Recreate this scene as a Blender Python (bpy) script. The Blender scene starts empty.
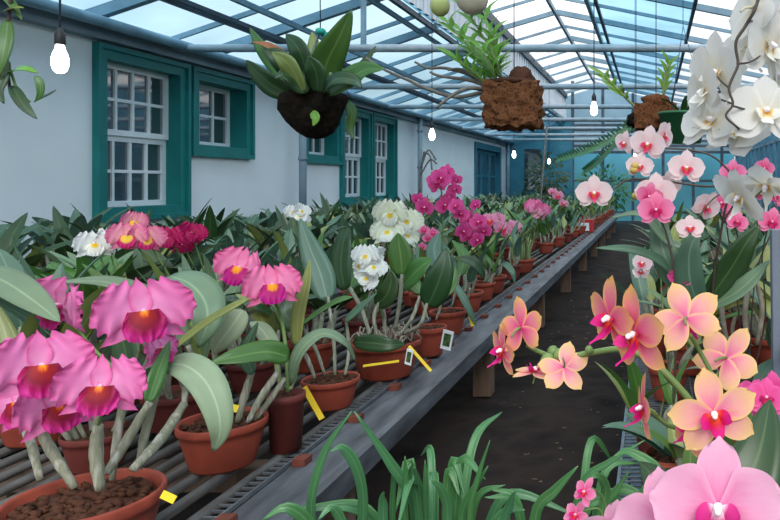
import bpy, math, random
from mathutils import Vector, Matrix, Euler, noise
random.seed(7)
R = random.Random(11)
PI = math.pi
col = bpy.context.scene.collection
CZ = 1.2                      # eye height
BT = 0.42                     # bench top height
F = 700.0
def P(px, py, Z):             # photo position at depth Z -> place in the greenhouse
    return Vector(((px-652)*Z/F, Z, CZ+(184-py)*Z/F))

# ------------------------------------------------------------------ materials
def lin(c):
    return tuple((x/12.92 if x <= .04045 else ((x+.055)/1.055)**2.4) for x in [v/255 for v in c]) + (1,)
MATS = {}
def newmat(name):
    m = bpy.data.materials.new(name); m.use_nodes = True
    nt = m.node_tree
    for n in list(nt.nodes): nt.nodes.remove(n)
    out = nt.nodes.new('ShaderNodeOutputMaterial')
    MATS[name] = m
    return m, nt, out
def N(nt, typ, **kw):
    n = nt.nodes.new(typ)
    for k, v in kw.items(): setattr(n, k, v)
    return n
def ramp(nt, stops, fac=None):
    r = N(nt, 'ShaderNodeValToRGB')
    e = r.color_ramp.elements
    while len(e) < len(stops): e.new(0.5)
    for i, (p, c) in enumerate(stops): e[i].position = p; e[i].color = c
    if fac is not None: nt.links.new(fac, r.inputs['Fac'])
    return r
def math_(nt, op, a, b=None):
    n = N(nt, 'ShaderNodeMath', operation=op)
    for i, v in enumerate((a, b)):
        if v is None: continue
        if isinstance(v, (int, float)): n.inputs[i].default_value = v
        else: nt.links.new(v, n.inputs[i])
    return n.outputs[0]
def surf(name, c1, c2=None, scale=8, rough=.6, metal=0, bump=0, spec=.4, detail=4, coord='Object', c3=None, stretch=None):
    m, nt, out = newmat(name)
    b = N(nt, 'ShaderNodeBsdfPrincipled')
    b.inputs['Roughness'].default_value = rough; b.inputs['Metallic'].default_value = metal
    b.inputs['Specular IOR Level'].default_value = spec
    tc = N(nt, 'ShaderNodeTexCoord')
    no = N(nt, 'ShaderNodeTexNoise'); no.inputs['Scale'].default_value = scale; no.inputs['Detail'].default_value = detail
    src = tc.outputs[coord]
    if stretch:
        mp = N(nt, 'ShaderNodeMapping'); mp.inputs['Scale'].default_value = stretch
        nt.links.new(src, mp.inputs[0]); src = mp.outputs[0]
    nt.links.new(src, no.inputs['Vector'])
    st = [(.3, lin(c1)), (.7, lin(c2 or c1))]
    if c3: st = [(.28, lin(c1)), (.5, lin(c2)), (.72, lin(c3))]
    r = ramp(nt, st, no.outputs['Fac'])
    nt.links.new(r.outputs[0], b.inputs['Base Color'])
    if bump:
        bp = N(nt, 'ShaderNodeBump'); bp.inputs['Strength'].default_value = bump; bp.inputs['Distance'].default_value = .01
        nt.links.new(no.outputs['Fac'], bp.inputs['Height']); nt.links.new(bp.outputs[0], b.inputs['Normal'])
    nt.links.new(b.outputs[0], out.inputs[0])
    return m
def glass(name, tint, gloss=.06, strength=1):
    m, nt, out = newmat(name)
    t = N(nt, 'ShaderNodeBsdfTransparent'); t.inputs[0].default_value = lin(tint)
    g = N(nt, 'ShaderNodeBsdfGlossy'); g.inputs['Roughness'].default_value = .15
    tc = N(nt, 'ShaderNodeTexCoord'); no = N(nt, 'ShaderNodeTexNoise'); no.inputs['Scale'].default_value = .9; no.inputs['Detail'].default_value = 3
    nt.links.new(tc.outputs['Object'], no.inputs['Vector'])
    a = lin(tint); d = tuple(x*.8 for x in a[:3]) + (1,)
    r = ramp(nt, [(.35, d), (.65, a)], no.outputs['Fac']); nt.links.new(r.outputs[0], t.inputs[0])
    mx = N(nt, 'ShaderNodeMixShader'); mx.inputs[0].default_value = gloss
    nt.links.new(t.outputs[0], mx.inputs[1]); nt.links.new(g.outputs[0], mx.inputs[2]); nt.links.new(mx.outputs[0], out.inputs[0])
    return m
def leafmat(name, base, rib, under=None, rough=.38, var=.25):
    m, nt, out = newmat(name)
    b = N(nt, 'ShaderNodeBsdfPrincipled'); b.inputs['Roughness'].default_value = rough; b.inputs['Specular IOR Level'].default_value = .5
    uv = N(nt, 'ShaderNodeUVMap'); sp = N(nt, 'ShaderNodeSeparateXYZ'); nt.links.new(uv.outputs[0], sp.inputs[0])
    d = math_(nt, 'ABSOLUTE', math_(nt, 'SUBTRACT', sp.outputs[0], .5))
    r = ramp(nt, [(.0, lin(rib)), (.05, lin(base)), (.5, lin(base))], d)
    tc = N(nt, 'ShaderNodeTexCoord'); no = N(nt, 'ShaderNodeTexNoise'); no.inputs['Scale'].default_value = 9
    nt.links.new(tc.outputs['Object'], no.inputs['Vector'])
    oi = N(nt, 'ShaderNodeObjectInfo')
    hs = N(nt, 'ShaderNodeHueSaturation')
    nt.links.new(math_(nt, 'ADD', math_(nt, 'MULTIPLY', oi.outputs['Random'], .04), .48), hs.inputs['Hue'])
    v = math_(nt, 'ADD', math_(nt, 'MULTIPLY', no.outputs['Fac'], var*2), 1-var+.0)
    nt.links.new(v, hs.inputs['Value']); nt.links.new(r.outputs[0], hs.inputs['Color'])
    nt.links.new(hs.outputs[0], b.inputs['Base Color'])
    tr = N(nt, 'ShaderNodeBsdfTranslucent'); nt.links.new(hs.outputs[0], tr.inputs[0])
    mx = N(nt, 'ShaderNodeMixShader'); mx.inputs[0].default_value = .15
    nt.links.new(b.outputs[0], mx.inputs[1]); nt.links.new(tr.outputs[0], mx.inputs[2]); nt.links.new(mx.outputs[0], out.inputs[0])
    return m
def petalmat(name, c0, c1, c2, p=(.0, .45, .95), trans=.3, vein=0.12, lipmode=False, extra=None):
    """colour pattern of a petal: c0 at the claw, c1 mid, c2 margin"""
    m, nt, out = newmat(name)
    b = N(nt, 'ShaderNodeBsdfPrincipled'); b.inputs['Roughness'].default_value = .55; b.inputs['Specular IOR Level'].default_value = .25
    uv = N(nt, 'ShaderNodeUVMap'); sp = N(nt, 'ShaderNodeSeparateXYZ'); nt.links.new(uv.outputs[0], sp.inputs[0])
    d = math_(nt, 'MULTIPLY', math_(nt, 'ABSOLUTE', math_(nt, 'SUBTRACT', sp.outputs[0], .5)), 2.0)
    if lipmode: e = sp.outputs[1]
    else:
        e = math_(nt, 'MAXIMUM', math_(nt, 'POWER', d, 2.0), sp.outputs[1])
    no = N(nt, 'ShaderNodeTexNoise'); no.inputs['Scale'].default_value = 6; no.inputs['Detail'].default_value = 3
    mp = N(nt, 'ShaderNodeMapping'); mp.inputs['Scale'].default_value = (4, .6, 1)
    nt.links.new(uv.outputs[0], mp.inputs[0]); nt.links.new(mp.outputs[0], no.inputs['Vector'])
    e2 = math_(nt, 'ADD', e, math_(nt, 'MULTIPLY', math_(nt, 'SUBTRACT', no.outputs['Fac'], .5), vein*2))
    st = [] if extra else [(p[0], lin(c0)), (p[1], lin(c1)), (p[2], lin(c2))]
    if extra: st = extra and [(a, lin(c)) for a, c in extra]
    r = ramp(nt, st, e2)
    nt.links.new(r.outputs[0], b.inputs['Base Color'])
    tr = N(nt, 'ShaderNodeBsdfTranslucent'); nt.links.new(r.outputs[0], tr.inputs[0])
    mx = N(nt, 'ShaderNodeMixShader'); mx.inputs[0].default_value = trans
    nt.links.new(b.outputs[0], mx.inputs[1]); nt.links.new(tr.outputs[0], mx.inputs[2]); nt.links.new(mx.outputs[0], out.inputs[0])
    return m

surf('plaster', (232,238,242), (242,246,250), 1.6, .85, bump=.15, spec=.2)
surf('teal_paint', (14,108,108), (24,124,122), 3, .45)
surf('blue_paint', (40,104,128), (58,124,146), 3, .45)
surf('sash_white', (226,232,238), (238,242,246), 5, .5)
surf('steel_blue', (96,130,152), (124,158,178), 4, .5, bump=.05)
surf('steel_dark', (48,62,76), (74,92,108), 5, .5)
surf('pipe_grey', (134,152,166), (164,182,194), 6, .4)
surf('gutter_grey', (110,128,142), (136,152,164), 3, .6)
surf('wire_steel', (128,134,140), (96,102,108), 20, .4, metal=.4)
surf('bench_board', (54,56,62), (104,108,114), 6, .6, bump=.25, stretch=(3, .6, 3))
surf('bench_rail', (48,44,42), (92,90,88), 12, .5, stretch=(3, .8, 3))
surf('old_wood', (84,66,56), (122,100,84), 5, .8, bump=.2, stretch=(4,4,.6))
surf('brick_red', (84,40,32), (122,62,46), 20, .85, bump=.3)
surf('terracotta', (116,46,36), (156,68,48), 9, .7, bump=.1, c3=(138,60,44))
surf('terracotta_dark', (90,38,34), (122,52,44), 9, .7, bump=.1)
surf('soil', (26,22,20), (50,42,38), 10, .95, bump=.8, c3=(30,26,24), spec=.1)
surf('earth', (20,18,18), (48,41,38), 3, .95, bump=.8, c3=(28,25,24), spec=.1, detail=8)
surf('bark', (36,24,20), (84,54,40), 40, .9, bump=.6, c3=(78,48,38), spec=.15)
surf('coir', (60,36,24), (116,74,48), 60, .95, bump=1.0, c3=(48,30,22), spec=.1)
surf('moss_ball', (16,14,12), (40,32,24), 50, .95, bump=1.0, spec=.1)
surf('cane', (160,156,144), (126,128,104), 26, .7, bump=.4, c3=(186,182,172), stretch=(3,3,.5))
surf('cane_green', (120,134,84), (150,158,112), 20, .5)
surf('root_white', (160,152,138), (122,108,92), 30, .8)
surf('twig', (96,88,82), (128,120,112), 30, .8)
surf('stem_green', (92,118,62), (120,142,84), 20, .45)
surf('pedicel_pale', (190,186,160), (206,196,176), 12, .5)
surf('stem_dark', (58,48,44), (80,66,58), 20, .5)
surf('yellow_tag', (228,190,30), (238,204,50), 10, .5)
surf('card_white', (225,228,228), (236,238,238), 10, .5)
surf('card_photo', (20,36,30), (90,120,70), 60, .4)
surf('post_grey', (104,112,126), (122,130,144), 3, .5)
surf('black_plastic', (24,26,28), (34,36,38), 8, .5)
surf('red_plastic', (170,36,40), (186,48,48), 5, .5)
surf('pod_cream', (198,192,140), (168,176,100), 8, .6)
surf('pod_beige', (206,194,172), (190,180,156), 8, .6)
surf('string_teal', (30,140,130), (50,170,150), 20, .7)
surf('clerestory_white', (205,215,225), (225,232,240), 4, .6)
glass('glass_left', (186,214,226)); glass('glass_mid', (172,208,224)); glass('glass_white', (254,248,246), .03)
glass('glass_far', (112,196,226), .03); glass('glass_gable', (150,180,196)); glass('glass_wall', (150,190,206), .08)
surf('pane_dark', (40,44,50), (70,76,82), 2, .04, spec=1.0)
MATS['pane_dark'].node_tree.nodes['Principled BSDF'].inputs['IOR'].default_value = 2.2
surf('pane_bluedark', (40,70,86), (60,92,108), 2, .08, spec=.9)
leafmat('leaf_dark', (44,72,38), (78,106,62))
leafmat('leaf_mid', (74,112,50), (112,146,78))
leafmat('leaf_grey', (110,134,104), (146,168,132), rough=.45)
leafmat('leaf_blue', (82,114,92), (122,150,124), rough=.42)
leafmat('leaf_pale', (146,162,130), (178,190,160), rough=.5)
leafmat('leaf_olive', (128,138,74), (156,162,96))
leafmat('leaf_lime', (104,158,58), (132,176,84))
leafmat('leaf_strap', (70,122,74), (110,152,104), rough=.4)
leafmat('leaf_brown', (152,98,52), (120,110,60), rough=.6)
leafmat('leaf_fern', (52,112,72), (80,136,90))
petalmat('catt_pink', (240,170,210), (234,136,190), (228,104,170), trans=.25)
petalmat('catt_rose', (248,164,200), (246,136,180), (238,110,164), trans=.25)
petalmat('catt_lip', 0, 0, 0, lipmode=True, extra=[(.04,(244,170,40)), (.13,(232,104,24)), (.24,(160,30,28)), (.55,(132,12,46)), (.76,(170,20,96)), (.93,(208,54,144))], trans=.15)
petalmat('catt_lip_orange', 0, 0, 0, lipmode=True, extra=[(.06,(250,170,30)), (.30,(244,140,20)), (.42,(180,20,100)), (.95,(196,36,140))], trans=.15)
petalmat('white_petal', (232,232,214), (236,236,232), (240,240,240), trans=.3)
petalmat('white_lip', 0, 0, 0, lipmode=True, extra=[(.08,(240,180,30)), (.3,(240,206,60)), (.45,(240,236,220)), (.95,(240,240,236))], trans=.2)
petalmat('cream_petal', (226,230,170), (238,238,212), (242,240,224), trans=.3)
petalmat('pinkyellow_petal', (240,190,150), (240,160,176), (232,110,160), trans=.25)
petalmat('pinkyellow_lip', 0, 0, 0, lipmode=True, extra=[(.1,(250,200,60)), (.5,(246,196,70)), (.65,(206,40,110)), (.95,(200,36,110))], trans=.15)
petalmat('crimson_petal', (150,16,66), (176,20,84), (186,28,96), trans=.2)
petalmat('magenta_petal', (214,60,134), (222,70,144), (232,96,162), trans=.25)
petalmat('magenta_lip', (180,30,60), (200,30,100), (190,20,110), lipmode=True)
petalmat('softpink_petal', (236,120,160), (240,150,186), (244,176,200), trans=.3)
petalmat('palepink_petal', (238,190,196), (243,214,216), (244,222,222), trans=.35)
petalmat('palepink_lip', 0, 0, 0, lipmode=True, extra=[(.1,(238,170,60)), (.3,(222,60,60)), (.6,(214,50,100)), (.95,(228,110,150))])
petalmat('hotpink_petal', (224,60,120), (240,112,162), (246,150,188), trans=.3)
petalmat('orange_petal', (222,50,130), (236,132,144), (238,186,100), p=(.05,.55,1.0), trans=.3)
petalmat('orange_pale', (230,100,156), (240,168,164), (238,202,128), p=(.05,.5,1.0), trans=.3)
petalmat('orange_lip', 0, 0, 0, lipmode=True, extra=[(.08,(238,90,30)), (.35,(210,30,50)), (.6,(214,24,120)), (.95,(220,40,140))])
petalmat('frontpink_petal', (236,130,182), (243,168,204), (246,186,214), p=(.03,.5,.98), trans=.3, vein=.2)
petalmat('frontpink_lip', 0, 0, 0, lipmode=True, extra=[(.1,(246,230,240)), (.3,(214,60,140)), (.95,(206,40,130))])
petalmat('phalwhite_petal', (228,218,190), (232,230,224), (236,233,230), trans=.45)
petalmat('phalwhite_lip', 0, 0, 0, lipmode=True, extra=[(.05,(226,150,40)), (.25,(234,200,120)), (.4,(238,234,220)), (.95,(240,240,236))])
surf('column_white', (240,226,236), (246,238,244), 10, .5)
surf('column_pink', (238,170,196), (244,196,214), 10, .5)
surf('bud_yellow', (206,170,84), (186,160,90), 10, .5)
m, nt, out = newmat('bulb_glow')
e = N(nt, 'ShaderNodeEmission'); e.inputs[0].default_value = (1, .96, .86, 1); e.inputs[1].default_value = 9
nt.links.new(e.outputs[0], out.inputs[0])

# ------------------------------------------------------------------ mesh building
class MB:
    def __init__(s): s.v = []; s.f = []; s.uv = []; s.flat = set()
    def add(s, pts, faces, uvs=None, flat=False):
        o = len(s.v)
        s.v += [Vector(p) for p in pts]; s.uv += (uvs or [(0.3, 0.5)]*len(pts))
        for f in faces:
            if flat: s.flat.add(len(s.f))
            s.f.append(tuple(i+o for i in f))
    def grid(s, rows, uvs):
        n, k = len(rows), len(rows[0])
        s.add([p for r in rows for p in r], [(i*k+j, i*k+j+1, (i+1)*k+j+1, (i+1)*k+j) for i in range(n-1) for j in range(k-1)], [u for r in uvs for u in r])
    def beam(s, a, b, w, h, up=(0,0,1)):
        a, b = Vector(a), Vector(b); d = (b-a).normalized(); up = Vector(up)
        if abs(d.dot(up)) > .99: up = Vector((0,1,0))
        x = d.cross(up).normalized()*w/2; z = x.cross(d).normalized()*h/2
        pts = [p+sx*x+sz*z for p in (a, b) for sx, sz in ((-1,-1),(1,-1),(1,1),(-1,1))]
        s.add(pts, [(3,2,1,0),(4,5,6,7),(0,1,5,4),(1,2,6,5),(2,3,7,6),(3,0,4,7)], flat=True)
    def box(s, x0, x1, y0, y1, z0, z1):
        s.beam(((x0+x1)/2, y0, (z0+z1)/2), ((x0+x1)/2, y1, (z0+z1)/2), abs(x1-x0), abs(z1-z0))
    def tube(s, pts, rad, seg=8, cap=True):
        pts = [Vector(p) for p in pts]; n = len(pts)
        if not isinstance(rad, (list, tuple)): rad = [rad]*n
        rows = []; ref = None
        for i in range(n):
            d = (pts[min(i+1,n-1)]-pts[max(i-1,0)])
            d = d.normalized() if d.length > 1e-9 else Vector((0,0,1))
            if ref is None: ref = Vector((1,0,0)) if abs(d.x) < .8 else Vector((0,1,0))
            x = (ref - d*ref.dot(d)).normalized(); y = d.cross(x); ref = x
            rows.append([pts[i]+(x*math.cos(2*PI*k/seg)+y*math.sin(2*PI*k/seg))*rad[i] for k in range(seg)])
        o = len(s.v)
        allp = [p for r in rows for p in r]
        faces = [(i*seg+k, i*seg+(k+1)%seg, (i+1)*seg+(k+1)%seg, (i+1)*seg+k) for i in range(n-1) for k in range(seg)]
        if cap: faces += [tuple(range(seg-1,-1,-1)), tuple((n-1)*seg+k for k in range(seg))]
        s.add(allp, faces, [(.3, i/max(1,n-1)) for i in range(n) for k in range(seg)])
    def lathe(s, prof, seg=24, c=(0,0,0), wob=0, sc=1):
        prof = [(a*sc, b*sc) for a, b in prof]
        c = Vector(c); n = len(prof)
        pts = []
        for r, z in prof:
            for k in range(seg):
                a = 2*PI*k/seg; rr = r*(1+wob*noise.noise(Vector((math.cos(a)*2, math.sin(a)*2, z*9))))
                pts.append(c+Vector((rr*math.cos(a), rr*math.sin(a), z)))
        faces = [(i*seg+k, i*seg+(k+1)%seg, (i+1)*seg+(k+1)%seg, (i+1)*seg+k) for i in range(n-1) for k in range(seg)]
        s.add(pts, faces)
    def blob(s, c, rx, ry, rz, seg=12, rings=8, wob=0, sc=8, seed=0):
        c = Vector(c); pts = []
        for i in range(rings+1):
            t = PI*i/rings
            for k in range(seg):
                a = 2*PI*k/seg
                d = Vector((math.sin(t)*math.cos(a), math.sin(t)*math.sin(a), -math.cos(t)))
                w = 1+wob*noise.noise(d*sc+Vector((seed,seed*1.7,0))) if wob else 1
                pts.append(c+Vector((d.x*rx, d.y*ry, d.z*rz))*w)
        s.add(pts, [(i*seg+k, i*seg+(k+1)%seg, (i+1)*seg+(k+1)%seg, (i+1)*seg+k) for i in range(rings) for k in range(seg)])
    def leaf(s, spine, width, nh=(0,-.5,1), fold=.25, n=14, prof=None, wave=0, base=.25):
        sp = spline([Vector(p) for p in spine], n)
        nh = Vector(nh); rows = []; uvs = []
        L = len(sp)
        for i, p in enumerate(sp):
            t = i/(L-1)
            d = (sp[min(i+1,L-1)]-sp[max(i-1,0)])
            d = d.normalized() if d.length > 1e-9 else Vector((0,0,1))
            side = d.cross(nh)
            if side.length < 1e-3: side = d.cross(Vector((.3,.2,1)))
            side.normalize(); nn = side.cross(d).normalized()
            if prof: w = prof(t)
            else: w = max(.02, base*(1-t)**3 + math.sin(PI*min(1, t**.8))**.7*(1-.12*t))
            if t > .985 and not prof: w = .03
            w *= width/2
            r = []; u = []
            for q in (-1,-.55,0,.55,1):
                off = abs(q)*w*fold + wave*w*math.sin(9*t+q*2)*abs(q)
                r.append(p+side*q*w+nn*off); u.append((.5+q*.5, t))
            rows.append(r); uvs.append(u)
        s.grid(rows, uvs)
    def build(s, name, mat, parent=None, smooth=True, solid=0, loc=None):
        me = bpy.data.meshes.new(name)
        o0 = wloc(parent) if parent is not None else Vector(loc or (0,0,0))
        me.from_pydata([tuple(p-o0) for p in s.v], [], s.f)
        uvl = me.uv_layers.new(name='UVMap')
        for lp in me.loops: uvl.data[lp.index].uv = s.uv[lp.vertex_index]
        if smooth:
            for i, p in enumerate(me.polygons): p.use_smooth = i not in s.flat
        me.materials.append(MATS[mat])
        ob = bpy.data.objects.new(name, me); col.objects.link(ob)
        if parent is not None: ob.parent = parent
        else: ob.location = o0
        if solid:
            md = ob.modifiers.new('Solidify', 'SOLIDIFY'); md.thickness = solid; md.offset = 0
        return ob
def wloc(o):
    v = Vector((0,0,0))
    while o is not None: v = v + o.location; o = o.parent
    return v
def spline(pts, n):
    if len(pts) == 2: pts = [pts[0], (pts[0]+pts[1])/2, pts[1]]
    out = []; m = len(pts)-1
    for i in range(n+1):
        x = i/n*m; k = min(int(x), m-1); t = x-k
        p0 = pts[k-1] if k > 0 else pts[0]*2-pts[1]
        p1, p2 = pts[k], pts[k+1]
        p3 = pts[k+2] if k+2 <= m else pts[m]*2-pts[m-1]
        out.append(.5*((2*p1)+(p2-p0)*t+(2*p0-5*p1+4*p2-p3)*t*t+(3*p1-p0-3*p2+p3)*t**3))
    return out
def tag(o, label=None, cat=None, group=None, kind=None):
    for k, v in (('label', label), ('category', cat), ('group', group), ('kind', kind)):
        if v: o[k] = v
    return o
def thing(name, loc, label, cat, group=None):
    o = bpy.data.objects.new(name, None); col.objects.link(o); o.location = Vector(loc); o.empty_display_size = .1
    return tag(o, label, cat, group)
def children(o): return list(o.children)
def copy_tree(o, parent=None):
    c = o.copy(); col.objects.link(c); c.parent = parent
    for ch in children(o): copy_tree(ch, c)
    return c
def struct(name, mb, mat, smooth=False):
    return tag(mb.build(name, mat, smooth=smooth), kind='structure')
def sroot(name, loc=(0,0,0)):
    o = bpy.data.objects.new(name, None); col.objects.link(o); o.location = loc; o['kind'] = 'structure'; return o

# ------------------------------------------------------------------ the house wall, floor, roof
WX, RX, Y0, Y1 = -4.6, 2.6, -1.5, 22.0
fl = MB(); nx, ny = 40, 120
rows = []; uvs = []
for j in range(ny+1):
    y = Y0-1+(Y1+2-Y0)*j/ny
    rows.append([Vector((WX+(RX-WX)*i/nx, y, -.012+.018*noise.noise(Vector((i*.9, y*4, 0))))) for i in range(nx+1)]); uvs.append([(i/nx, j/ny) for i in range(nx+1)])
fl.grid(rows, uvs); struct('floor', fl, 'earth', True)

rr = random.Random(77); m = MB()
for i in range(230):
    x, y = rr.uniform(-.85, .0), 2.0+rr.random()**1.6*12
    z0 = -.012+.018*noise.noise(Vector(((x-WX)/(RX-WX)*40*.9, (y-(Y0-1))/(Y1+2-Y0)*120*4, 0)))
    q = rr.uniform(.003, .014); m.blob((x, y, z0+.012), q, q*rr.uniform(.2,.7), .003, 6, 4, .4, 3, i)
tag(m.build('bark_litter', 'old_wood'), 'pale bark chips and dead leaf bits scattered on the dark aisle soil', 'litter', kind='stuff')
EZ = CZ+1.36                                    # eave
# windows on the house wall: (y0, y1, z0, z1, cols, rows of each sash, reveal, sashes)
wins = [(5.75, 6.90, .88, 2.37, 4, 2, .10, 2), (6.94, 8.01, 1.48, 2.37, 3, 2, .15, 1),
        (9.2, 10.28, 1.48, 2.37, 3, 2, .15, 1), (10.3, 11.4, .88, 2.37, 4, 2, .10, 2), (11.44, 12.5, .88, 2.37, 4, 2, .10, 2)]
wl = MB()
doorY = (18.1, 21.2)
cuts = sorted([(a, b, z0, z1) for a, b, z0, z1, *_ in wins] + [(doorY[0], doorY[1], 0, 2.3)])
y = Y0
for a, b, z0, z1 in cuts:
    ai, bi = a+.1, b-.1
    wl.box(WX-.3, WX, y, ai, -.05, EZ)
    if z0 > 0: wl.box(WX-.3, WX, ai, bi, -.05, z0+.1)
    wl.box(WX-.3, WX, ai, bi, z1-.1, EZ)
    y = bi
wl.box(WX-.3, WX, y, Y1, -.05, EZ)
struct('wall_left', wl, 'plaster')
for i, (a, b, z0, z1, nc, nr, d, ns) in enumerate(wins):
    r = sroot('window_%d' % (i+1), (WX, (a+b)/2, z0))
    m = MB(); t = .12
    for (ya, yb, za, zb) in ((a, a+t, z0, z1), (b-t, b, z0, z1), (a+t, b-t, z1-t, z1), (a+t, b-t, z0, z0+t)):
        m.box(WX-d-.06, WX+.035, ya, yb, za, zb)
        # moulded outer lip
    for (ya, yb, za, zb) in ((a, a+.04, z0, z1), (b-.04, b, z0, z1), (a+.04, b-.04, z1-.04, z1), (a-.0+.04, b-.04, z0, z0+.045)):
        m.box(WX+.035, WX+.06, ya, yb, za, zb)
    m.build('window_frame', 'teal_paint', r, smooth=False)
    ia, ib, iz0, iz1 = a+t, b-t, z0+t, z1-t
    H = (iz1-iz0)/ns
    for sidx in range(ns):
        s0, s1 = iz0+H*sidx, iz0+H*(sidx+1)
        xs = WX-d+(.0 if sidx == 0 or ns == 1 else .025)-.02
        m = MB(); fw = .05
        m.box(xs-.03, xs+.012, ia, ia+fw, s0, s1); m.box(xs-.03, xs+.012, ib-fw, ib, s0, s1)
        m.box(xs-.03, xs+.012, ia+fw, ib-fw, s0, s0+fw); m.box(xs-.03, xs+.012, ia+fw, ib-fw, s1-fw, s1)
        for c in range(1, nc):
            yy = ia+fw+(ib-ia-2*fw)*c/nc; m.box(xs-.02, xs+.008, yy-.014, yy+.014, s0+fw, s1-fw)
        for c in range(1, nr):
            zz = s0+fw+(H-2*fw)*c/nr; m.box(xs-.02, xs+.006, ia+fw, ib-fw, zz-.014, zz+.014)
        sa = m.build('sash', 'sash_white', r, smooth=False)
        m = MB(); m.box(xs-.018, xs-.010, ia+fw*.5, ib-fw*.5, s0+fw*.5, s1-fw*.5)
        m.build('pane', 'pane_dark', sa, smooth=False)
# glazed blue doors far along the house
r = sroot('door_1', (WX, 19.6, 0)); m = MB(); a, b = doorY
m.box(WX-.2, WX+.04, a, a+.16, 0, 2.3); m.box(WX-.2, WX+.04, b-.16, b, 0, 2.3); m.box(WX-.2, WX+.04, a+.16, b-.16, 2.14, 2.3)
m.build('door_frame', 'blue_paint', r, smooth=False)
for k in range(3):
    ya = a+.16+(b-a-.32)*k/3; yb = a+.16+(b-a-.32)*(k+1)/3
    m = MB(); m.box(WX-.14, WX-.08, ya, ya+.12, 0.01, 2.13); m.box(WX-.14, WX-.08, yb-.12, yb, 0.01, 2.13)
    for za, zb in ((.01,.7),(1.38,1.44),(2.03,2.13)): m.box(WX-.14, WX-.08, ya+.12, yb-.12, za, zb)
    d = m.build('door_leaf', 'blue_paint', r, smooth=False)
    m = MB(); m.box(WX-.115, WX-.105, ya+.1, yb-.1, .68, 2.05); m.build('pane', 'pane_bluedark', d, smooth=False)
# eave beam and gutter
m = MB(); m.box(WX, WX+.10, Y0, Y1, CZ+1.19, CZ+1.30); m.box(WX, WX+.17, Y0, Y1, CZ+1.305, CZ+1.345); struct('trim_1', m, 'gutter_grey')
m = MB(); m.tube([(WX+.2, Y0, CZ+1.30), (WX+.2, Y1, CZ+1.30)], .045, 12); struct('trim_2', m, 'steel_blue', True)
for i, (yy) in enumerate((8.9, 13.4, 20.7+.9)):
    m = MB(); m.tube([(WX+.16, yy, 0), (WX+.16, yy, CZ+1.26)], .045, 12)
    for z in (.6, 1.5, 2.2): m.tube([(WX+.16, yy, z), (WX+.16, yy, z+.04)], .055, 12)
    tag(m.build('drainpipe', 'gutter_grey'), ['grey drainpipe on the white house wall, just before the narrow window group', 'grey drainpipe on the house wall behind a bare twiggy plant', 'farthest grey drainpipe, past the blue glazed doors'][i], 'drainpipe')

# roof
def rz(x): return CZ+3.08-.2*(x+1.71)
LP = [(WX, EZ), (-2.72, CZ+2.0)]                # lower left slope
roof = sroot('ceiling', (0, 0, 0))
def sheet(name, a, b, mat, y0=Y0, y1=Y1, lift=.035):
    m = MB(); n = 24
    for i in range(n):
        ya = y0+(y1-y0)*i/n; yb = y0+(y1-y0)*(i+1)/n
        m.add([(a[0], ya, a[1]+lift), (b[0], ya, b[1]+lift), (b[0], yb, b[1]+lift), (a[0], yb, a[1]+lift)], [(0,1,2,3)], flat=True)
    return m.build(name, mat, roof, smooth=False)
T2 = (-2.72, CZ+2.78); RG = (-1.71, CZ+3.08)
sheet('glass_sheet', LP[0], LP[1], 'glass_left')
sheet('glass_sheet', T2, RG, 'glass_white')
sheet('glass_sheet', RG, (-1.03, rz(-1.03)), 'glass_white')
sheet('glass_sheet', (-1.03, rz(-1.03)), (.61, rz(.61)), 'glass_mid')
sheet('glass_sheet', (.61, rz(.61)), (RX+.1, rz(RX+.1)), 'glass_white')
# clerestory of upright white battens
m = MB(); yy = Y0
while yy < Y1:
    m.box(-2.74, -2.70, yy, yy+.13, CZ+2.04, CZ+2.74); yy += .26
m.build('clerestory_batten', 'clerestory_white', roof, smooth=False)
m = MB(); m.box(-2.745, -2.735, Y0, Y1, CZ+2.02, CZ+2.76); m.build('clerestory_pane', 'glass_left', roof, smooth=False)
yy = -.7; k = 0
while yy < Y1:
    w, h = (.07, .09) if k % 2 == 0 else (.03, .045)
    m = MB(); m.beam((WX, yy, EZ), (-2.72, yy, CZ+2.0), w, h); m.build('rafter', 'steel_blue', roof, smooth=False)
    yy += .95 if k % 2 == 0 else .65; k += 1
k = 0; yy = -.9
while yy < Y1:
    w, h = (.055, .08) if k % 2 == 0 else (.03, .045)
    m = MB(); m.beam((T2[0], yy, T2[1]), (RG[0], yy, RG[1]), w, h); m.beam((RG[0], yy, RG[1]), (RX, yy, rz(RX)), w*1.25, h*1.15); m.build('rafter', 'steel_blue', roof, smooth=False)
    yy += 1.12; k += 1
def purlin(x, z, w, h, mat):
    m = MB(); m.beam((x, Y0, z), (x, Y1, z), w, h); m.build('purlin', mat, roof, smooth=False)
purlin(-2.76, CZ+1.97, .05, .06, 'steel_dark'); purlin(-2.90, CZ+1.90, .04, .05, 'steel_blue')
purlin(-3.91, EZ+.34*.69-.07, .035, .04, 'steel_dark'); purlin(-3.97, EZ+.34*.63-.07, .03, .04, 'steel_dark'); purlin(-3.65, EZ+.33-.07, .04, .05, 'steel_blue')
purlin(-2.72, CZ+2.76, .13, .15, 'steel_dark'); purlin(-1.71, CZ+3.03, .05, .08, 'steel_blue')
purlin(-1.03, rz(-1.03)-.05, .06, .08, 'steel_blue'); purlin(-.88, rz(-.88)-.05, .05, .06, 'steel_dark')
purlin(.61, rz(.61)-.06, .05, .06, 'steel_dark'); purlin(1.7, rz(1.7)-.06, .05, .06, 'steel_dark')
for i, yy in enumerate((3.95, 6.6, 9.2, 11.6, 13.9, 16.1, 18.2, 20.2)):
    m = MB(); m.tube([(WX+.02, yy, CZ+1.28), (RX, yy, CZ+1.28)], .038, 12); m.build('tie_pipe', 'pipe_grey', roof)
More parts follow.
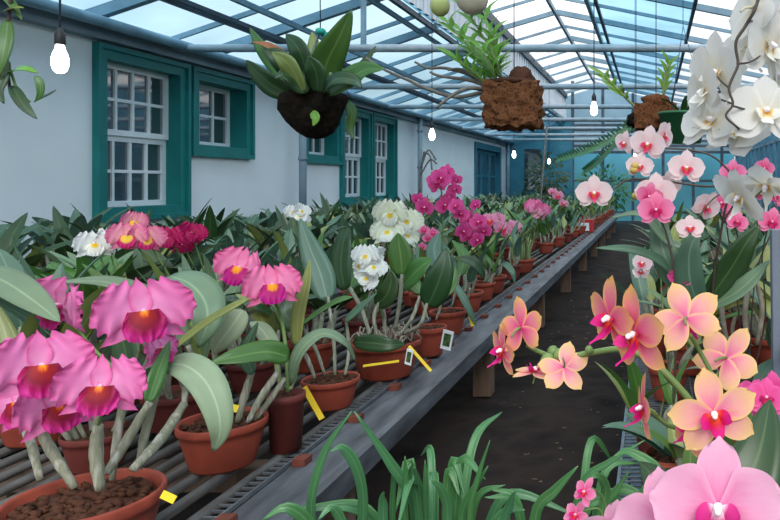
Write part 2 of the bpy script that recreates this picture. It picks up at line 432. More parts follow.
# upright struts from the ties to the roof frame
for yy in (6.6, 11.6, 16.1):
    for x in (-2.72, ):
        m = MB(); m.beam((x, yy, CZ+1.28), (x, yy, CZ+2.0), .04, .04); m.build('strut', 'steel_blue', roof, smooth=False)
# right glass wall
wr = sroot('wall_right', (RX, 10, 0))
m = MB(); m.box(RX+.0, RX+.06, Y0, Y1, 0, .5); m.build('low_wall', 'plaster', wr, smooth=False)
m = MB(); m.box(RX+.02, RX+.03, Y0, Y1, .5, rz(RX)); m.build('pane', 'glass_wall', wr, smooth=False)
yy = Y0
while yy < Y1:
    m = MB(); m.beam((RX, yy, .5), (RX, yy, rz(RX)), .05, .05); m.build('mullion', 'steel_blue', wr, smooth=False); yy += .7
m = MB()
for z in (.52, 1.3, 2.1, CZ+1.28, rz(RX)-.04): m.beam((RX, Y0, z), (RX, Y1, z), .05, .06)
m.build('glazing_rail', 'steel_blue', wr, smooth=False)
# far end wall, glazed
wb = sroot('wall_back', (0, Y1, 0))
m = MB(); m.box(WX, -2.5, Y1, Y1+.1, 0, EZ+.7); m.build('boarding', 'blue_paint', wb, smooth=False)
m = MB(); m.add([(WX, Y1+.2, 0), (RX, Y1+.2, 0), (RX, Y1+.2, 2.2), (WX, Y1+.2, 2.2)], [(0,1,2,3)], flat=True)
m.build('pane', 'glass_far', wb, smooth=False)
m = MB(); m.add([(WX, Y1+.2, 2.2), (RX, Y1+.2, 2.2), (RX, Y1+.2, rz(RX)), (RG[0], Y1+.2, RG[1]), (T2[0], Y1+.2, T2[1]), (T2[0], Y1+.2, CZ+2.0), (WX, Y1+.2, EZ)], [(0,1,2,3,4,5,6)], flat=True); m.build('gable_pane', 'glass_gable', wb, smooth=False)
for x in (-2.5, -1.55, -.6, .35, 1.3, 2.2):
    m = MB(); m.beam((x, Y1+.05, 0), (x, Y1+.05, rz(x) if x > -2.6 else CZ+2.0), .09, .09); m.build('mullion', 'steel_dark', wb, smooth=False)
m = MB()
for z in (.3, 1.3, 2.2, 2.4, CZ+1.36, 2.74, 2.9, 3.05, CZ+2.0): m.beam((-2.5, Y1+.05, z), (RX, Y1+.05, z), .08, .08)
m.build('glazing_rail', 'steel_dark', wb, smooth=False)
m = MB(); m.box(-4.0, -3.5, Y1-.03, Y1, 1.0, 2.3); m.build('dark_window', 'pane_dark', wb, smooth=False)

# ------------------------------------------------------------------ benches
def bench(name, label, x0, x1, y0, y1, front=False, legs=True):
    b = thing(name, ((x0+x1)/2, (y0+y1)/2, 0), label, 'bench')
    zt = BT
    if front:
        m = MB(); n = 34
        rows = []; uvs = []
        m.box(-1.012, -.85, y0, y1, zt-.055, zt-.012); m.box(-.87, -.842, y0, y1, zt-.075, zt-.006)
        m.build('edge_board', 'bench_board', b, smooth=False)
        for x in (-1.078, -1.165, -1.235, -1.30, -1.365, -1.44, -1.52, -1.60, -1.68, -1.76, -1.84, -1.92, -2.0):
            m = MB(); m.tube([(x, y0, zt-.014), (x, y1, zt-.014)], .014, 8); m.build('rail', 'bench_rail', b)
        m = MB(); yy = y0
        m.beam((-1.018, y0, zt-.006), (-1.018, y1, zt-.006), .006, .012)
        while yy < 12:
            m.beam((-1.066, yy, zt-.012), (-1.018, yy, zt-.012), .006, .006); yy += .032
        m.build('wire_grid', 'wire_steel', b, smooth=False)
        yy = 1.62
        while yy < y1:
            m = MB(); m.box(-1.008, -.972, yy-.022, yy+.022, zt-.0115, zt+.008); m.build('spacer_block', 'brick_red', b, smooth=False); yy += .36
    else:
        m = MB(); m.box(x0, x1, y0, y1, zt-.04, zt-.001); m.build('bench_top', 'bench_board', b, smooth=False)
    if legs:
        yy = 2.1
        while yy < y1:
            m = MB(); m.box(x0+.06, x1-.06, yy-.035, yy+.035, zt-.13, zt-.06 if front else zt-.04); m.build('cross_bearer', 'old_wood', b, smooth=False)
            for x in (x0+.11, x1-.11):
                m = MB(); m.box(x-.05, x+.05, yy-.05, yy+.05, 0, zt-.13); m.build('leg', 'old_wood', b, smooth=False)
            yy += 1.9
    return b
bench('plant_bench', 'long slatted plant bench with grey edge board beside the dark aisle', -2.05, -.85, .7, 19.2, True)
bench('plant_bench', 'grey plant bench in the middle, hidden under leafy orchids', -3.35, -2.25, 1.5, 19.6)
bench('plant_bench', 'plant bench under the windows along the white house wall', -4.5, -3.55, 2.5, 17.5)
# right bench of welded wire mesh
b = thing('mesh_bench', (.5, 6, 0), 'wire mesh plant bench on the right of the aisle', 'bench')
m = MB(); yy = .35
while yy < 9:
    m.beam((-.088, yy, BT-.012), (1.15, yy, BT-.012), .005, .005); yy += .028
for x in (-.088, .03, .15, .27, .39, .51, .63, .75, .87, .99, 1.15):
    m.beam((x, .35, BT-.004-.003), (x, 9, BT-.004-.003), .007, .006)
m.build('wire_mesh', 'wire_steel', b, smooth=False)
m = MB()
for x in (-.08, 1.15): m.beam((x, .35, BT-.035), (x, 9, BT-.035), .03, .035)
m.build('frame', 'steel_blue', b, smooth=False)
yy = .6
while yy < 9:
    for x in (-.06, 1.13):
        m = MB(); m.beam((x, yy, 0), (x, yy, BT-.055), .04, .04); m.build('leg', 'steel_blue', b, smooth=False)
    yy += 2.0

# ------------------------------------------------------------------ pots and plants
def pot_mesh(m, c, D, t, tall=False, seg=36):
    r = D/2; b = .72 if not tall else .8
    if tall: prof = [(0,0), (r*b,0), (r*.93,t*.86), (r*1.0,t*.87), (r*1.0,t), (r*.93,t), (r*.86,t*.8), (r*.7,t*.2), (0,t*.15)]
    else: prof = [(0,0), (r*b*.95,0), (r*b,.006), (r*.9,t*.66), (r*.93,t*.80), (r*.985,t*.82), (r*1.0,t*.88), (r*1.0,t*.97), (r*.985,t), (r*.95,t), (r*.925,t*.96), (r*.85,t*.6), (r*.6,t*.15), (0,t*.12)]
    m.lathe(prof, seg, c)
def mix_mesh(m, c, D, t, n, rr, lvl=.84):
    c = Vector(c); r = D/2*.905
    for i in range(5):
        pass
    rows = 7; seg = 22; pts = []
    for i in range(rows+1):
        for k in range(seg):
            a = 2*PI*k/seg; q = r*i/rows
            z = t*lvl + .012*(1-(i/rows)**2) + .006*noise.noise(Vector((q*math.cos(a)*60, q*math.sin(a)*60, c.x*9)))
            pts.append(c+Vector((q*math.cos(a), q*math.sin(a), z)))
    m.add(pts, [(i*seg+k, i*seg+(k+1)%seg, (i+1)*seg+(k+1)%seg, (i+1)*seg+k) for i in range(rows) for k in range(seg)])
    for _ in range(n):
        a = rr.uniform(0, 2*PI); q = r*.93*math.sqrt(rr.random()); s = rr.uniform(.006, .014)
        m.blob(c+Vector((q*math.cos(a), q*math.sin(a), t*lvl+.008+.008*(1-q/r))), s, s*rr.uniform(.5,1), s*rr.uniform(.4,.8), 5, 3, .5, 3, rr.random()*50)
def bulb_tube(m, a, b, r0, rr, bend=.02):
    a, b = Vector(a), Vector(b); mid = (a+b)/2+Vector((rr.uniform(-bend,bend), rr.uniform(-bend,bend), 0))
    sp = spline([a, mid, b], 8)
    m.tube(sp, [r0*(.55+.6*math.sin(PI*(.12+.78*i/8))) for i in range(9)], 8)
def gen_leaf(m, base, az, L, w, e0, e1, rr, n=10, fold=.25):
    p = Vector(base); sp = [p.copy()]; k = 6
    for i in range(k):
        e = e0+(e1-e0)*(i+.5)/k
        p = p+Vector((math.cos(e)*math.cos(az), math.cos(e)*math.sin(az), math.sin(e)))*L/k; sp.append(p.copy())
    side = Vector((-math.sin(az), math.cos(az), 0)); d = sp[3]-sp[2]
    nh = d.cross(side) if d.cross(side).z > 0 else side.cross(d)
    if nh.length < 1e-6: nh = Vector((0,0,1))
    nh += side*rr.uniform(-.3,.3)*nh.length
    m.leaf(sp, w, nh, fold, n)
def make_pot(root, D, t, mat='terracotta', tall=False, chunks=60, seed=1, soilmat='bark', lvl=.84):
    rr = random.Random(seed); c = root.location
    m = MB(); pot_mesh(m, c, D, t, tall); m.build('pot', mat, root)
    m = MB(); mix_mesh(m, c, D, t, chunks, rr, lvl); m.build('potting_mix', soilmat, root)
def generic(root, seed, nb=7, D=.2, t=.12, hb=(.10,.2), Ll=(.2,.32), lw=(.045,.065), leafm='leaf_blue', elev=(1.0,1.45), bend=.5, dead=True, canem='cane', lean=.05):
    rr = random.Random(seed); c = root.location
    mb, ml, mo = MB(), MB(), MB()
    for i in range(nb):
        az = rr.uniform(0, 2*PI); q = D*.36*math.sqrt(rr.random())
        a = c+Vector((q*math.cos(az), q*math.sin(az), t*.84))
        h = rr.uniform(*hb); b = a+Vector((math.cos(az)*lean*rr.uniform(.3,1.4), math.sin(az)*lean*rr.uniform(.3,1.4), h))
        if nb <= 5: mb = MB()
        bulb_tube(mb, a, b, rr.uniform(.007,.012), rr, .015)
        if nb <= 5: mb.build('pseudobulb', canem, root)
        for q2 in range(2 if rr.random() < .45 else 1):
            e0 = rr.uniform(*elev); az2 = az+rr.uniform(-.9,.9)+q2*2.4
            gen_leaf(mo if (rr.random() < .16) else ml, b-Vector((0,0,.006)), az2, rr.uniform(*Ll), rr.uniform(*lw), e0, e0-rr.uniform(.1,bend+.1)*1.4, rr)
    if nb > 5: mb.build('canes', canem, root)
    ml.build('foliage', leafm, root)
    if mo.f: mo.build('older_leaves', 'leaf_olive' if leafm != 'leaf_olive' else 'leaf_dark', root)

# ------------------------------------------------------------------ flowers
def petal(m, ang, L, W, prof, bend=0., cup=0., ruf=0., frq=5, r0=.03, n=12, k=9, y0=0., ph=0., tipcurl=0., tw=0.):
    d = Vector((math.cos(ang), 0, math.sin(ang))); p = Vector((-math.sin(ang), 0, math.cos(ang)))
    rows, uvs = [], []
    for i in range(n+1):
        t = i/n; w = W*prof(t); r, u = [], []
        for j in range(k):
            s = -1+2*j/(k-1)
            yy = y0 + bend*t*t - cup*s*s*w - tipcurl*max(0, t-.6)**2*6
            yy += ruf*abs(s)**1.5*min(1, t*2)*math.sin(frq*PI*t*(1 if s > 0 else 1.13)+ph+s*1.3) + ruf*.7*max(0, t-.7)/.3*math.sin(s*frq*2.2+ph)
            edge = 1+ .06*ruf/.05*math.sin(frq*4*t+s*3+ph)*abs(s) if ruf else 1
            q = d*(r0+t*L*(1-.06*s*s)) + p*(s*w*edge) + Vector((0, yy+tw*s*w, 0))
            r.append(q); u.append((.5+.5*s, t))
        rows.append(r); uvs.append(u)
    m.grid(rows, uvs)
def oval(t, a=.75, c=.0): return max(.04, math.sqrt(max(0, 1-((t-.54)/.465)**2)) if t > .3 else .855*(.3+.7*(t/.3)**.8))
def broad(t): return max(.05, (math.sin(PI*min(1, (t*.93+.04)**.95))**.5) * (0.35+.65*min(1, t*2.2))) if t < .97 else .3
def wing(t): return (min(1, t*2.0+.10)**1.1)*(math.sqrt(max(0, 1-((t-.52)/.54)**2)) if t > .52 else 1) if t < .99 else .22
def lance(t): return max(.04, math.sin(PI*min(1, t**.7*.97+.02))**.75)
def roundp(t):
    return max(.05, (min(1, t*3.2+.12)**.8)*math.sqrt(max(0.004, 1-((t-.45)/.56)**2))) 
FM = {}
def mesh_of(key, fn, mat):
    if key not in FM:
        mb = MB(); fn(mb)
        o = mb.build(key.split('|')[0], mat); me = o.data; bpy.data.objects.remove(o); FM[key] = me
    return FM[key]
def frill_tube(m, L=.30, r0=.08, r1=.13, down=.2):
    rows, uvs = [], []
    for i in range(7):
        t = i/6; rr_ = r0+(r1-r0)*t
        row, u = [], []
        for j in range(13):
            a = 2*PI*j/12; w = 1+.08*t*math.sin(a*6)
            row.append(Vector((rr_*w*math.cos(a), -L*t, rr_*w*math.sin(a)-down*t*t*.4))); u.append((j/12, .9))
        rows.append(row); uvs.append(u)
    m.grid(rows, uvs)
def catt_sepals(v):
    def fn(m):
        petal(m, PI/2+.08, .86, .22, lance, bend=.1, cup=.3, ruf=.02, ph=v)
        petal(m, PI*1.2, .95, .2, lance, bend=.12, cup=.3, ruf=.02, ph=v+1)
        petal(m, -PI*.2, .95, .2, lance, bend=.12, cup=.3, ruf=.02, ph=v+2)
    return fn
def catt_petal(v, side, drop=0):
    def fn(m):
        a = .46-drop if side > 0 else PI-.46+drop
        petal(m, a, .96, .60, wing, bend=-.30+.16*math.sin(v*3), cup=-.16, ruf=.10, frq=6.5, ph=v*1.7+side, n=22, k=17, y0=-.03, tw=.2*side)
    return fn
def catt_lip(v):
    def fn(m):
        frill_tube(m)
        lobes(m, v)
    return fn
def lobes(m, v):
    # broad apron: an almost round frilled disc hanging from the tube's mouth
    rows, uvs = [], []
    n, k = 18, 25
    for i in range(n+1):
        t = i/n; row, u = [], []
        for j in range(k):
            s = -1+2*j/(k-1)
            w = .40*(.42+.62*math.sin(PI*min(1, t*.70+.12))**.8)
            e = max(abs(s), t)                      # nearness to the margin
            fr = .075*max(0, (e-.55)/.45)**1.5*math.sin(13*s+ (9*t if abs(s) > .6 else 0)+v*2)
            x = s*w*(1+.05*math.sin(23*t+v)*max(0, e-.6))
            z = .13-.70*t*(1-.10*s*s)-.02*math.sin(17*s+v)*(1 if t > .9 else 0)
            y = -.30-.16*math.sin(PI*.5*t)+.14*s*s*(1-.4*t)+fr+.06*t*t
            row.append(Vector((x, y, z))); u.append((.5+.5*s, min(.97, math.sqrt((t*.98)**2+(.72*s)**2))))
        rows.append(row); uvs.append(u)
    m.grid(rows, uvs)
def catt_col(m): m.tube([(0,0,.05), (0,-.15,.12), (0,-.28,.13)], [.05,.055,.03], 8)
def phal_sepals(star):
    def fn(m):
        W = .34 if not star else .31
        pf = lambda t: oval(t, .8)
        petal(m, PI/2, 1.0, W, pf, bend=.05, cup=.15, n=12)
        petal(m, PI*1.22, .97, W, pf, bend=.06, cup=.15, n=12)
        petal(m, -PI*.22, .97, W, pf, bend=.06, cup=.15, n=12)
    return fn
def phal_petal(side, star):
    def fn(m):
        a = (.12 if not star else .22); a = a if side > 0 else PI-a
        if star: petal(m, a, 1.0, .34, lambda t: oval(t, .8), bend=.04, cup=.1, y0=-.03)
        else: petal(m, a, 1.02, .58, roundp, bend=-.04, cup=.06, ruf=.015, frq=3, y0=-.05, n=14, k=11, ph=side)
    return fn
def phal_lip(m):
    for sd in (1, -1):
        petal(m, -PI/2+sd*1.15, .34, .16, lambda t: oval(t, .8), bend=-.3, cup=-.4, r0=.03, y0=-.08, n=8, k=7)
    petal(m, -PI/2, .5, .17, lambda t: max(.08, .5+.5*math.sin(PI*t*1.1)) if t < .9 else .25, bend=-.32, cup=-.5, r0=.02, y0=-.12, n=10, k=7, tipcurl=.15)
def phal_col(m):
    m.tube([(0,-.05,0), (0,-.12,.02), (0,-.2,.0)], [.07,.085,.05], 8); m.blob((0,-.2,-.01), .06, .06, .06, 8, 6)
def pedicel(m): m.tube([(0,.0,0), (0,.12,-.02), (0,.28,-.10), (0,.42,-.26)], [.045,.04,.035,.032], 8)
def aim(loc): return math.atan2(-loc.x, loc.y)
def add_flower(root, kind, loc, size, yaw=0, pitch=0, roll=0, v=0, mats=None, name='flower', simple=False, label=None):
    """size = half width in metres; yaw 0 looks back along the aisle to the viewer"""
    loc = Vector(loc)
    if kind == 'catt':
        pm, lm = mats; v = v % 3; cm = 'column_white' if 'white' in pm or 'cream' in pm else 'column_pink'
        me0 = mesh_of('flower|c%d%s' % (v, pm), catt_sepals(v), pm)
        subs = [('petal', mesh_of('petal|c%dL%s' % (v, pm), catt_petal(v, -1), pm)), ('petal', mesh_of('petal|c%dR%s' % (v, pm), catt_petal(v+.5, 1), pm)),
                ('lip', mesh_of('lip|c%d%s' % (v, lm), catt_lip(v), lm)), ('column', mesh_of('column|c'+cm, catt_col, cm))]
    else:
        star = kind == 'star'; pm, lm = mats; cm = 'column_white' if pm not in ('hotpink_petal','magenta_petal') else 'column_pink'
        me0 = mesh_of('flower|p%d%s' % (star, pm), phal_sepals(star), pm)
        subs = [('petal', mesh_of('petal|p%dL%s' % (star, pm), phal_petal(-1, star), pm)), ('petal', mesh_of('petal|p%dR%s' % (star, pm), phal_petal(1, star), pm)),
                ('lip', mesh_of('lip|p%s' % lm, phal_lip, lm)), ('column', mesh_of('column|p'+cm, phal_col, cm)), ('pedicel', mesh_of('pedicel|'+pm, pedicel, 'stem_green' if star else 'pedicel_pale'))]
    o = bpy.data.objects.new(name, me0); col.objects.link(o); o.parent = root
    o.location = loc-wloc(root)
    M = Matrix.Rotation(aim(loc)+yaw, 3, 'Z') @ Matrix.Rotation(pitch, 3, 'X') @ Matrix.Rotation(roll, 3, 'Y')
    o.rotation_euler = M.to_euler(); o.scale = (size,)*3
    for nm, me in subs:
        c = bpy.data.objects.new(nm, me); col.objects.link(c); c.parent = o
    if label: o['label'] = label
    return o
def stem(root, pts, r, mat='stem_green', name='flower_stem', n=None, seg=8):
    m = MB(); sp = spline([Vector(p) for p in pts], n or 6*len(pts)); L = len(sp)
    rr = r if isinstance(r, tuple) else (r, r*.75)
    m.tube(sp, [rr[0]+(rr[1]-rr[0])*i/(L-1) for i in range(L)], seg)
    return m.build(name, mat, root)
def hero_leaves(root, specs, name='leaf'):
    """each big leaf: material, spine in photo positions, width in photo px, normal hint, fold"""
    for sp in specs:
        mat, pts, wpx = sp[:3]; nh = sp[3] if len(sp) > 3 else (.2,-.6,.8); fold = sp[4] if len(sp) > 4 else .2
        W = [P(*p) for p in pts]; z = sum(p[2] for p in pts)/len(pts)
        m = MB(); m.leaf(W, wpx*z/F, nh, fold, 18); m.build(name, mat, root, solid=.0016)
def hero_canes(root, specs, mat='cane', name='pseudobulb'):
    rr = random.Random(5)
    for (pts, r) in specs:
        W = [P(*p) for p in pts]; sp = spline(W, 10)
        m = MB(); m.tube(sp, [r*.78*(.6+.55*math.sin(PI*(.1+.75*i/10)))*(1+.07*math.sin(i*2.6)) for i in range(11)], 9); m.build(name, mat, root)
def potted(label, px, Z, D, t, cat='orchid', name='potted_orchid', mat='terracotta', tall=False, seed=1, chunks=70, group=None, z=BT, X=None, lvl=.84, soilmat='bark'):
    x = X if X is not None else (px-652)*Z/F
    r = thing(name, (x, Z, z), label, cat, group)
    make_pot(r, D, t, mat, tall, chunks, seed, soilmat, lvl)
    return r

PK = ('catt_pink', 'catt_lip'); RS = ('catt_rose', 'catt_lip_orange'); WH = ('white_petal', 'white_lip'); CR = ('cream_petal', 'white_lip')
# --- P1: big pink cattleya in the near left corner
p1 = potted('pink cattleya with red-lipped frilly flowers in the nearest left terracotta pot', 85, 1.42, .275, .15, seed=3, chunks=170)
for (x, y, Z, s, yaw, pit, rol, v) in [(40,370,1.24,.080,.15,-.10,.05,0), (143,316,1.42,.090,.1,-.1,-.05,1), (101,390,1.22,.070,-.15,-.1,.08,2), (56,410,1.32,.072,.3,-.2,-.1,1), (158,352,1.50,.05,.9,-.3,.1,0), (62,306,1.52,.075,-1.0,.2,.4,2), (24,404,1.34,.07,-.6,-.1,-.3,0)]:
    add_flower(p1, 'catt', P(x, y, Z), s, yaw, pit, rol, v, PK)
hero_canes(p1, [([(106,474,1.36),(126,442,1.40),(150,402,1.42)], .011), ([(138,470,1.42),(147,425,1.44),(160,378,1.46)], .010), ([(132,470,1.36),(160,440,1.42),(184,404,1.5)], .012), ([(184,408,1.5),(184,385,1.52),(172,366,1.53)], .0075),
                ([(75,488,1.36),(52,452,1.36),(40,430,1.36)], .011), ([(100,490,1.32),(96,455,1.32),(98,425,1.32)], .013), ([(40,480,1.42),(30,440,1.44),(20,420,1.46)], .010), ([(112,480,1.4),(118,430,1.42),(128,380,1.45)], .009)])
hero_leaves(p1, [('leaf_pale', [(166,364,1.52),(186,366,1.5),(205,381,1.47),(217,406,1.46),(220,432,1.46),(213,452,1.48)], 32, (.5,-.7,.6), .15),
                 ('leaf_mid', [(148,402,1.42),(158,372,1.45),(170,340,1.5)], 15, (.7,-.7,.2)), ('leaf_mid', [(160,380,1.46),(172,352,1.55),(176,320,1.6)], 13, (-.5,-.8,.2)),
                 ('leaf_grey', [(-30,268,1.5),(5,282,1.46),(35,302,1.42),(60,322,1.4)], 32, (.1,-.5,.9), .15), ('leaf_olive', [(20,420,1.46),(10,350,1.5),(-6,300,1.52)], 22, (.5,-.8,.2)),
                 ('leaf_dark', [(128,380,1.45),(124,345,1.52),(106,310,1.56)], 22, (.2,-.9,.3))])
for pts in ([(40,430,1.36),(48,400,1.33),(44,376,1.26)], [(98,425,1.32),(104,405,1.28),(101,394,1.24)], [(128,380,1.45),(140,350,1.47),(143,322,1.44)], [(128,380,1.45),(90,345,1.52),(66,308,1.53)], [(40,430,1.36),(56,425,1.36),(58,416,1.34)], [(140,350,1.47),(154,362,1.52),(158,354,1.52)]):
    stem(p1, [P(*q) for q in pts], .0035)
# --- P2
p2 = potted('orchid with broad pale drooping leaves in low terracotta bowl, yellow tag at its rim', 223, 1.95, .225, .125, seed=4, chunks=130)
hero_canes(p2, [([(238,422,1.93),(244,398,1.93),(252,372,1.94)], .012), ([(248,422,1.92),(262,396,1.93),(278,372,1.95)], .011), ([(255,420,1.95),(270,400,1.96),(285,378,1.98)], .009), ([(212,426,1.9),(203,400,1.88),(195,380,1.86)], .008), ([(225,412,2.0),(218,380,2.0),(214,352,2.0)], .009), ([(205,418,1.95),(200,380,1.93),(188,345,1.88)], .009)])
hero_leaves(p2, [('leaf_mid', [(289,357,1.95),(268,352,1.9),(240,356,1.84),(210,363,1.8)], 25, (0,-.85,.5), .2), ('leaf_olive', [(172,350,1.8),(205,325,1.78),(232,308,1.76),(250,298,1.76)], 14, (.3,-.6,.8), .3),
                 ('leaf_pale', [(243,310,2.0),(232,326,1.98),(220,342,1.97),(213,354,1.98)], 25, (.2,-.95,.2), .1), ('leaf_grey', [(170,276,1.98),(190,284,1.92),(205,302,1.88),(207,325,1.86),(198,348,1.86)], 36, (.4,-.6,.7), .15),
                 ('leaf_grey', [(188,345,1.88),(160,305,1.86),(110,283,1.82),(58,282,1.8)], 24, (0,-.45,.9), .2), ('leaf_dark', [(253,374,1.9),(246,350,1.98),(258,322,2.04)], 15, (.2,-.9,.3))])
# --- P3
p3 = potted('rose pink cattleya with two orange-throated flowers in tall dark pot', 286, 2.06, .105, .165, tall=True, mat='terracotta_dark', seed=6, chunks=30)
add_flower(p3, 'catt', P(272,288,2.02), .082, .05, -.15, -.05, 2, RS); add_flower(p3, 'catt', P(241,270,2.14), .082, -.5, -.1, .25, 1, RS)
stem(p3, [P(288,392,2.06), P(286,350,2.07), P(281,318,2.08), P(272,294,2.04)], .006); stem(p3, [P(281,318,2.08), P(262,292,2.12), P(242,270,2.15)], .004)
hero_canes(p3, [([(282,390,2.06),(278,372,2.06),(276,352,2.06)], .009), ([(290,390,2.06),(296,370,2.1),(298,345,2.12)], .009)], 'cane_green')
hero_leaves(p3, [('leaf_olive', [(297,346,2.12),(299,315,2.14),(306,285,2.16),(310,260,2.2)], 17, (-.3,-.9,.2)), ('leaf_pale', [(276,352,2.06),(262,330,2.1),(250,322,2.12)], 16, (.1,-.5,.8)), ('leaf_grey', [(290,385,2.06),(300,352,2.06),(322,334,2.1),(345,343,2.14),(356,362,2.18)], 17, (0,-.5,.9), .2)])
# --- P4
p4 = potted('flowerless orchid with upright blue-green leaf in round terracotta bowl behind the tall dark pot', 331, 2.46, .19, .1, seed=8, chunks=110)
hero_canes(p4, [([(325,375,2.43),(316,350,2.43),(303,326,2.42)], .007), ([(335,375,2.43),(334,345,2.45),(328,296,2.5)], .007), ([(345,375,2.45),(349,350,2.5),(346,320,2.52)], .007), ([(315,378,2.4),(308,360,2.4),(300,345,2.38)], .008)])
hero_leaves(p4, [('leaf_mid', [(300,326,2.42),(318,314,2.38),(337,302,2.34),(353,297,2.32)], 17, (.1,-.5,.8)), ('leaf_blue', [(327,300,2.5),(321,275,2.52),(310,248,2.54),(300,218,2.56)], 25, (.3,-.9,.1), .12),
                 ('leaf_blue', [(345,322,2.5),(360,308,2.5),(377,293,2.5)], 9, (.2,-.6,.7)), ('leaf_dark', [(305,330,2.42),(285,312,2.46),(296,280,2.5)], 20, (.4,-.9,.1)), ('leaf_mid', [(330,300,2.55),(318,262,2.62),(322,232,2.66)], 17, (-.4,-.9,.1))])
# --- P5
p5 = potted('double white frilly orchid with yellow centre in wide bowl of tangled pale roots', 386, 2.86, .28, .145, seed=9, chunks=90)
rr = random.Random(3); m = MB()
for i in range(60):
    a = rr.uniform(0, 2*PI); c = p5.location+Vector((0,0,.14)); q = .12*math.sqrt(rr.random()); q2 = min(.138, q+rr.uniform(.01,.05)); a2 = a+rr.uniform(-.9,.9)
    m.tube(spline([c+Vector((q*math.cos(a), q*math.sin(a), -.005)), c+Vector(((q+q2)/2*math.cos((a+a2)/2), (q+q2)/2*math.sin((a+a2)/2), rr.uniform(.02,.06))), c+Vector((q2*math.cos(a2), q2*math.sin(a2), .005))], 6), rr.uniform(.0022,.004), 5)
m.build('aerial_roots', 'root_white', p5)
hero_canes(p5, [([(400,335,2.83),(420,325,2.72),(427,303,2.72)], .009), ([(398,337,2.8),(412,318,2.78),(420,296,2.8)], .009), ([(385,335,2.83),(383,310,2.85),(372,285,2.85)], .010), ([(370,335,2.83),(362,310,2.86),(350,288,2.88)], .010), ([(395,330,2.9),(400,300,2.92),(402,274,2.92)], .010), ([(378,340,2.75),(374,318,2.75),(380,300,2.76)], .009)])
hero_leaves(p5, [('leaf_dark', [(345,290,2.88),(341,265,2.9),(344,240,2.92),(349,228,2.94)], 23, (-.2,-.98,.1), .12), ('leaf_mid', [(402,275,2.92),(401,258,2.92),(399,244,2.92),(398,233,2.92)], 24, (.1,-.98,.1), .12),
                 ('leaf_dark', [(428,306,2.72),(436,288,2.7),(443,268,2.7),(446,248,2.72)], 28, (.15,-.98,.1), .12), ('leaf_mid', [(404,285,2.9),(412,276,2.86),(422,266,2.84),(432,259,2.84)], 26, (.1,-.8,.6), .15), ('leaf_dark', [(376,305,2.76),(386,296,2.74),(391,282,2.74),(390,270,2.74)], 20, (.1,-.95,.2), .15),
                 ('leaf_dark', [(354,342,2.62),(372,343,2.6),(390,345,2.6),(406,344,2.64)], 17, (0,-.95,.3), .1), ('leaf_mid', [(350,288,2.88),(358,262,2.98),(366,238,3.0)], 16, (.3,-.9,.2))])
for k, (x, y, s, ya, pi) in enumerate([(366,256,.055,-.2,.1), (372,268,.055,.3,-.2), (366,280,.05,-.1,-.4), (376,256,.045,.5,.3), (361,266,.045,-.6,0)]):
    add_flower(p5, 'catt', P(x, y, 2.72+.01*k), s, ya, pi, k*.5, k, WH)
stem(p5, [P(383,318,2.83), P(376,296,2.8), P(369,270,2.76)], .004)
# --- P6..P13, the receding front row
p6 = potted('small plain terracotta pot of bare bark squeezed behind the wide root bowl', 430, 3.2, .15, .13, seed=10, chunks=60, name='potted_orchid')
hero_canes(p6, [([(428,320,3.2),(424,306,3.22),(420,292,3.24)], .007), ([(436,320,3.2),(440,308,3.2),(441,296,3.2)], .007)])
hero_leaves(p6, [('leaf_mid', [(420,294,3.24),(410,278,3.26),(398,268,3.3)], 13), ('leaf_mid', [(441,298,3.2),(452,284,3.24),(456,268,3.28)], 12)])
p7 = potted('bright terracotta pot of bark with arching leaf and yellow tag, front row', 448, 3.66, .19, .12, seed=12, chunks=120)
hero_canes(p7, [([(440,307,3.66),(438,290,3.68),(440,272,3.7)], .008), ([(452,306,3.66),(456,290,3.68),(460,274,3.7)], .008), ([(462,306,3.66),(468,298,3.6),(470,288,3.58)], .007)])
hero_leaves(p7, [('leaf_blue', [(453,281,3.6),(462,296,3.5),(470,312,3.48),(476,326,3.5)], 8, (.5,-.7,.5)), ('leaf_dark', [(459,258,3.6),(472,262,3.6),(481,272,3.62),(484,280,3.64)], 14, (.2,-.5,.8)), ('leaf_blue', [(440,272,3.7),(434,250,3.74),(440,232,3.8)], 16), ('leaf_mid', [(460,276,3.7),(464,256,3.74),(452,240,3.78)], 13)])
PH_M = ('magenta_petal', 'magenta_lip')
pv = potted('tall magenta orchid with crowded round flowers rising behind the front row pots', 0, 4.25, .22, .12, X=-1.36, seed=13, chunks=50)
for k, (x, y, s) in enumerate([(441,178,.062),(436,181,.055),(447,172,.05),(437,185,.058),(425,207,.06),(419,200,.05),(445,205,.062),(450,197,.05),(456,206,.05),(461,214,.05),(416,216,.045),(470,220,.065),(463,231,.058),(478,222,.055),(469,236,.06),(484,231,.05),(477,240,.05),(455,189,.045),(475,205,.04),(456,180,.04)]):
    z = 4.1+.05*(k % 4)
    add_flower(pv, 'phal', P(x, y, z), s, R.uniform(-.6,.6), R.uniform(-.3,.3), R.uniform(-.5,.5), 0, PH_M)
stem(pv, [pv.location+Vector((0,0,.1)), P(440,262,4.25), P(443,215,4.22), P(440,180,4.16)], .005); stem(pv, [pv.location+Vector((.02,0,.1)), P(462,262,4.25), P(468,238,4.22), P(474,212,4.18)], .005); stem(pv, [P(443,215,4.22), P(432,204,4.2), P(420,204,4.17)], .003)
generic(pv, 31, 5, .2, .12, (.08,.14), (.2,.28), (.045,.06), 'leaf_blue')
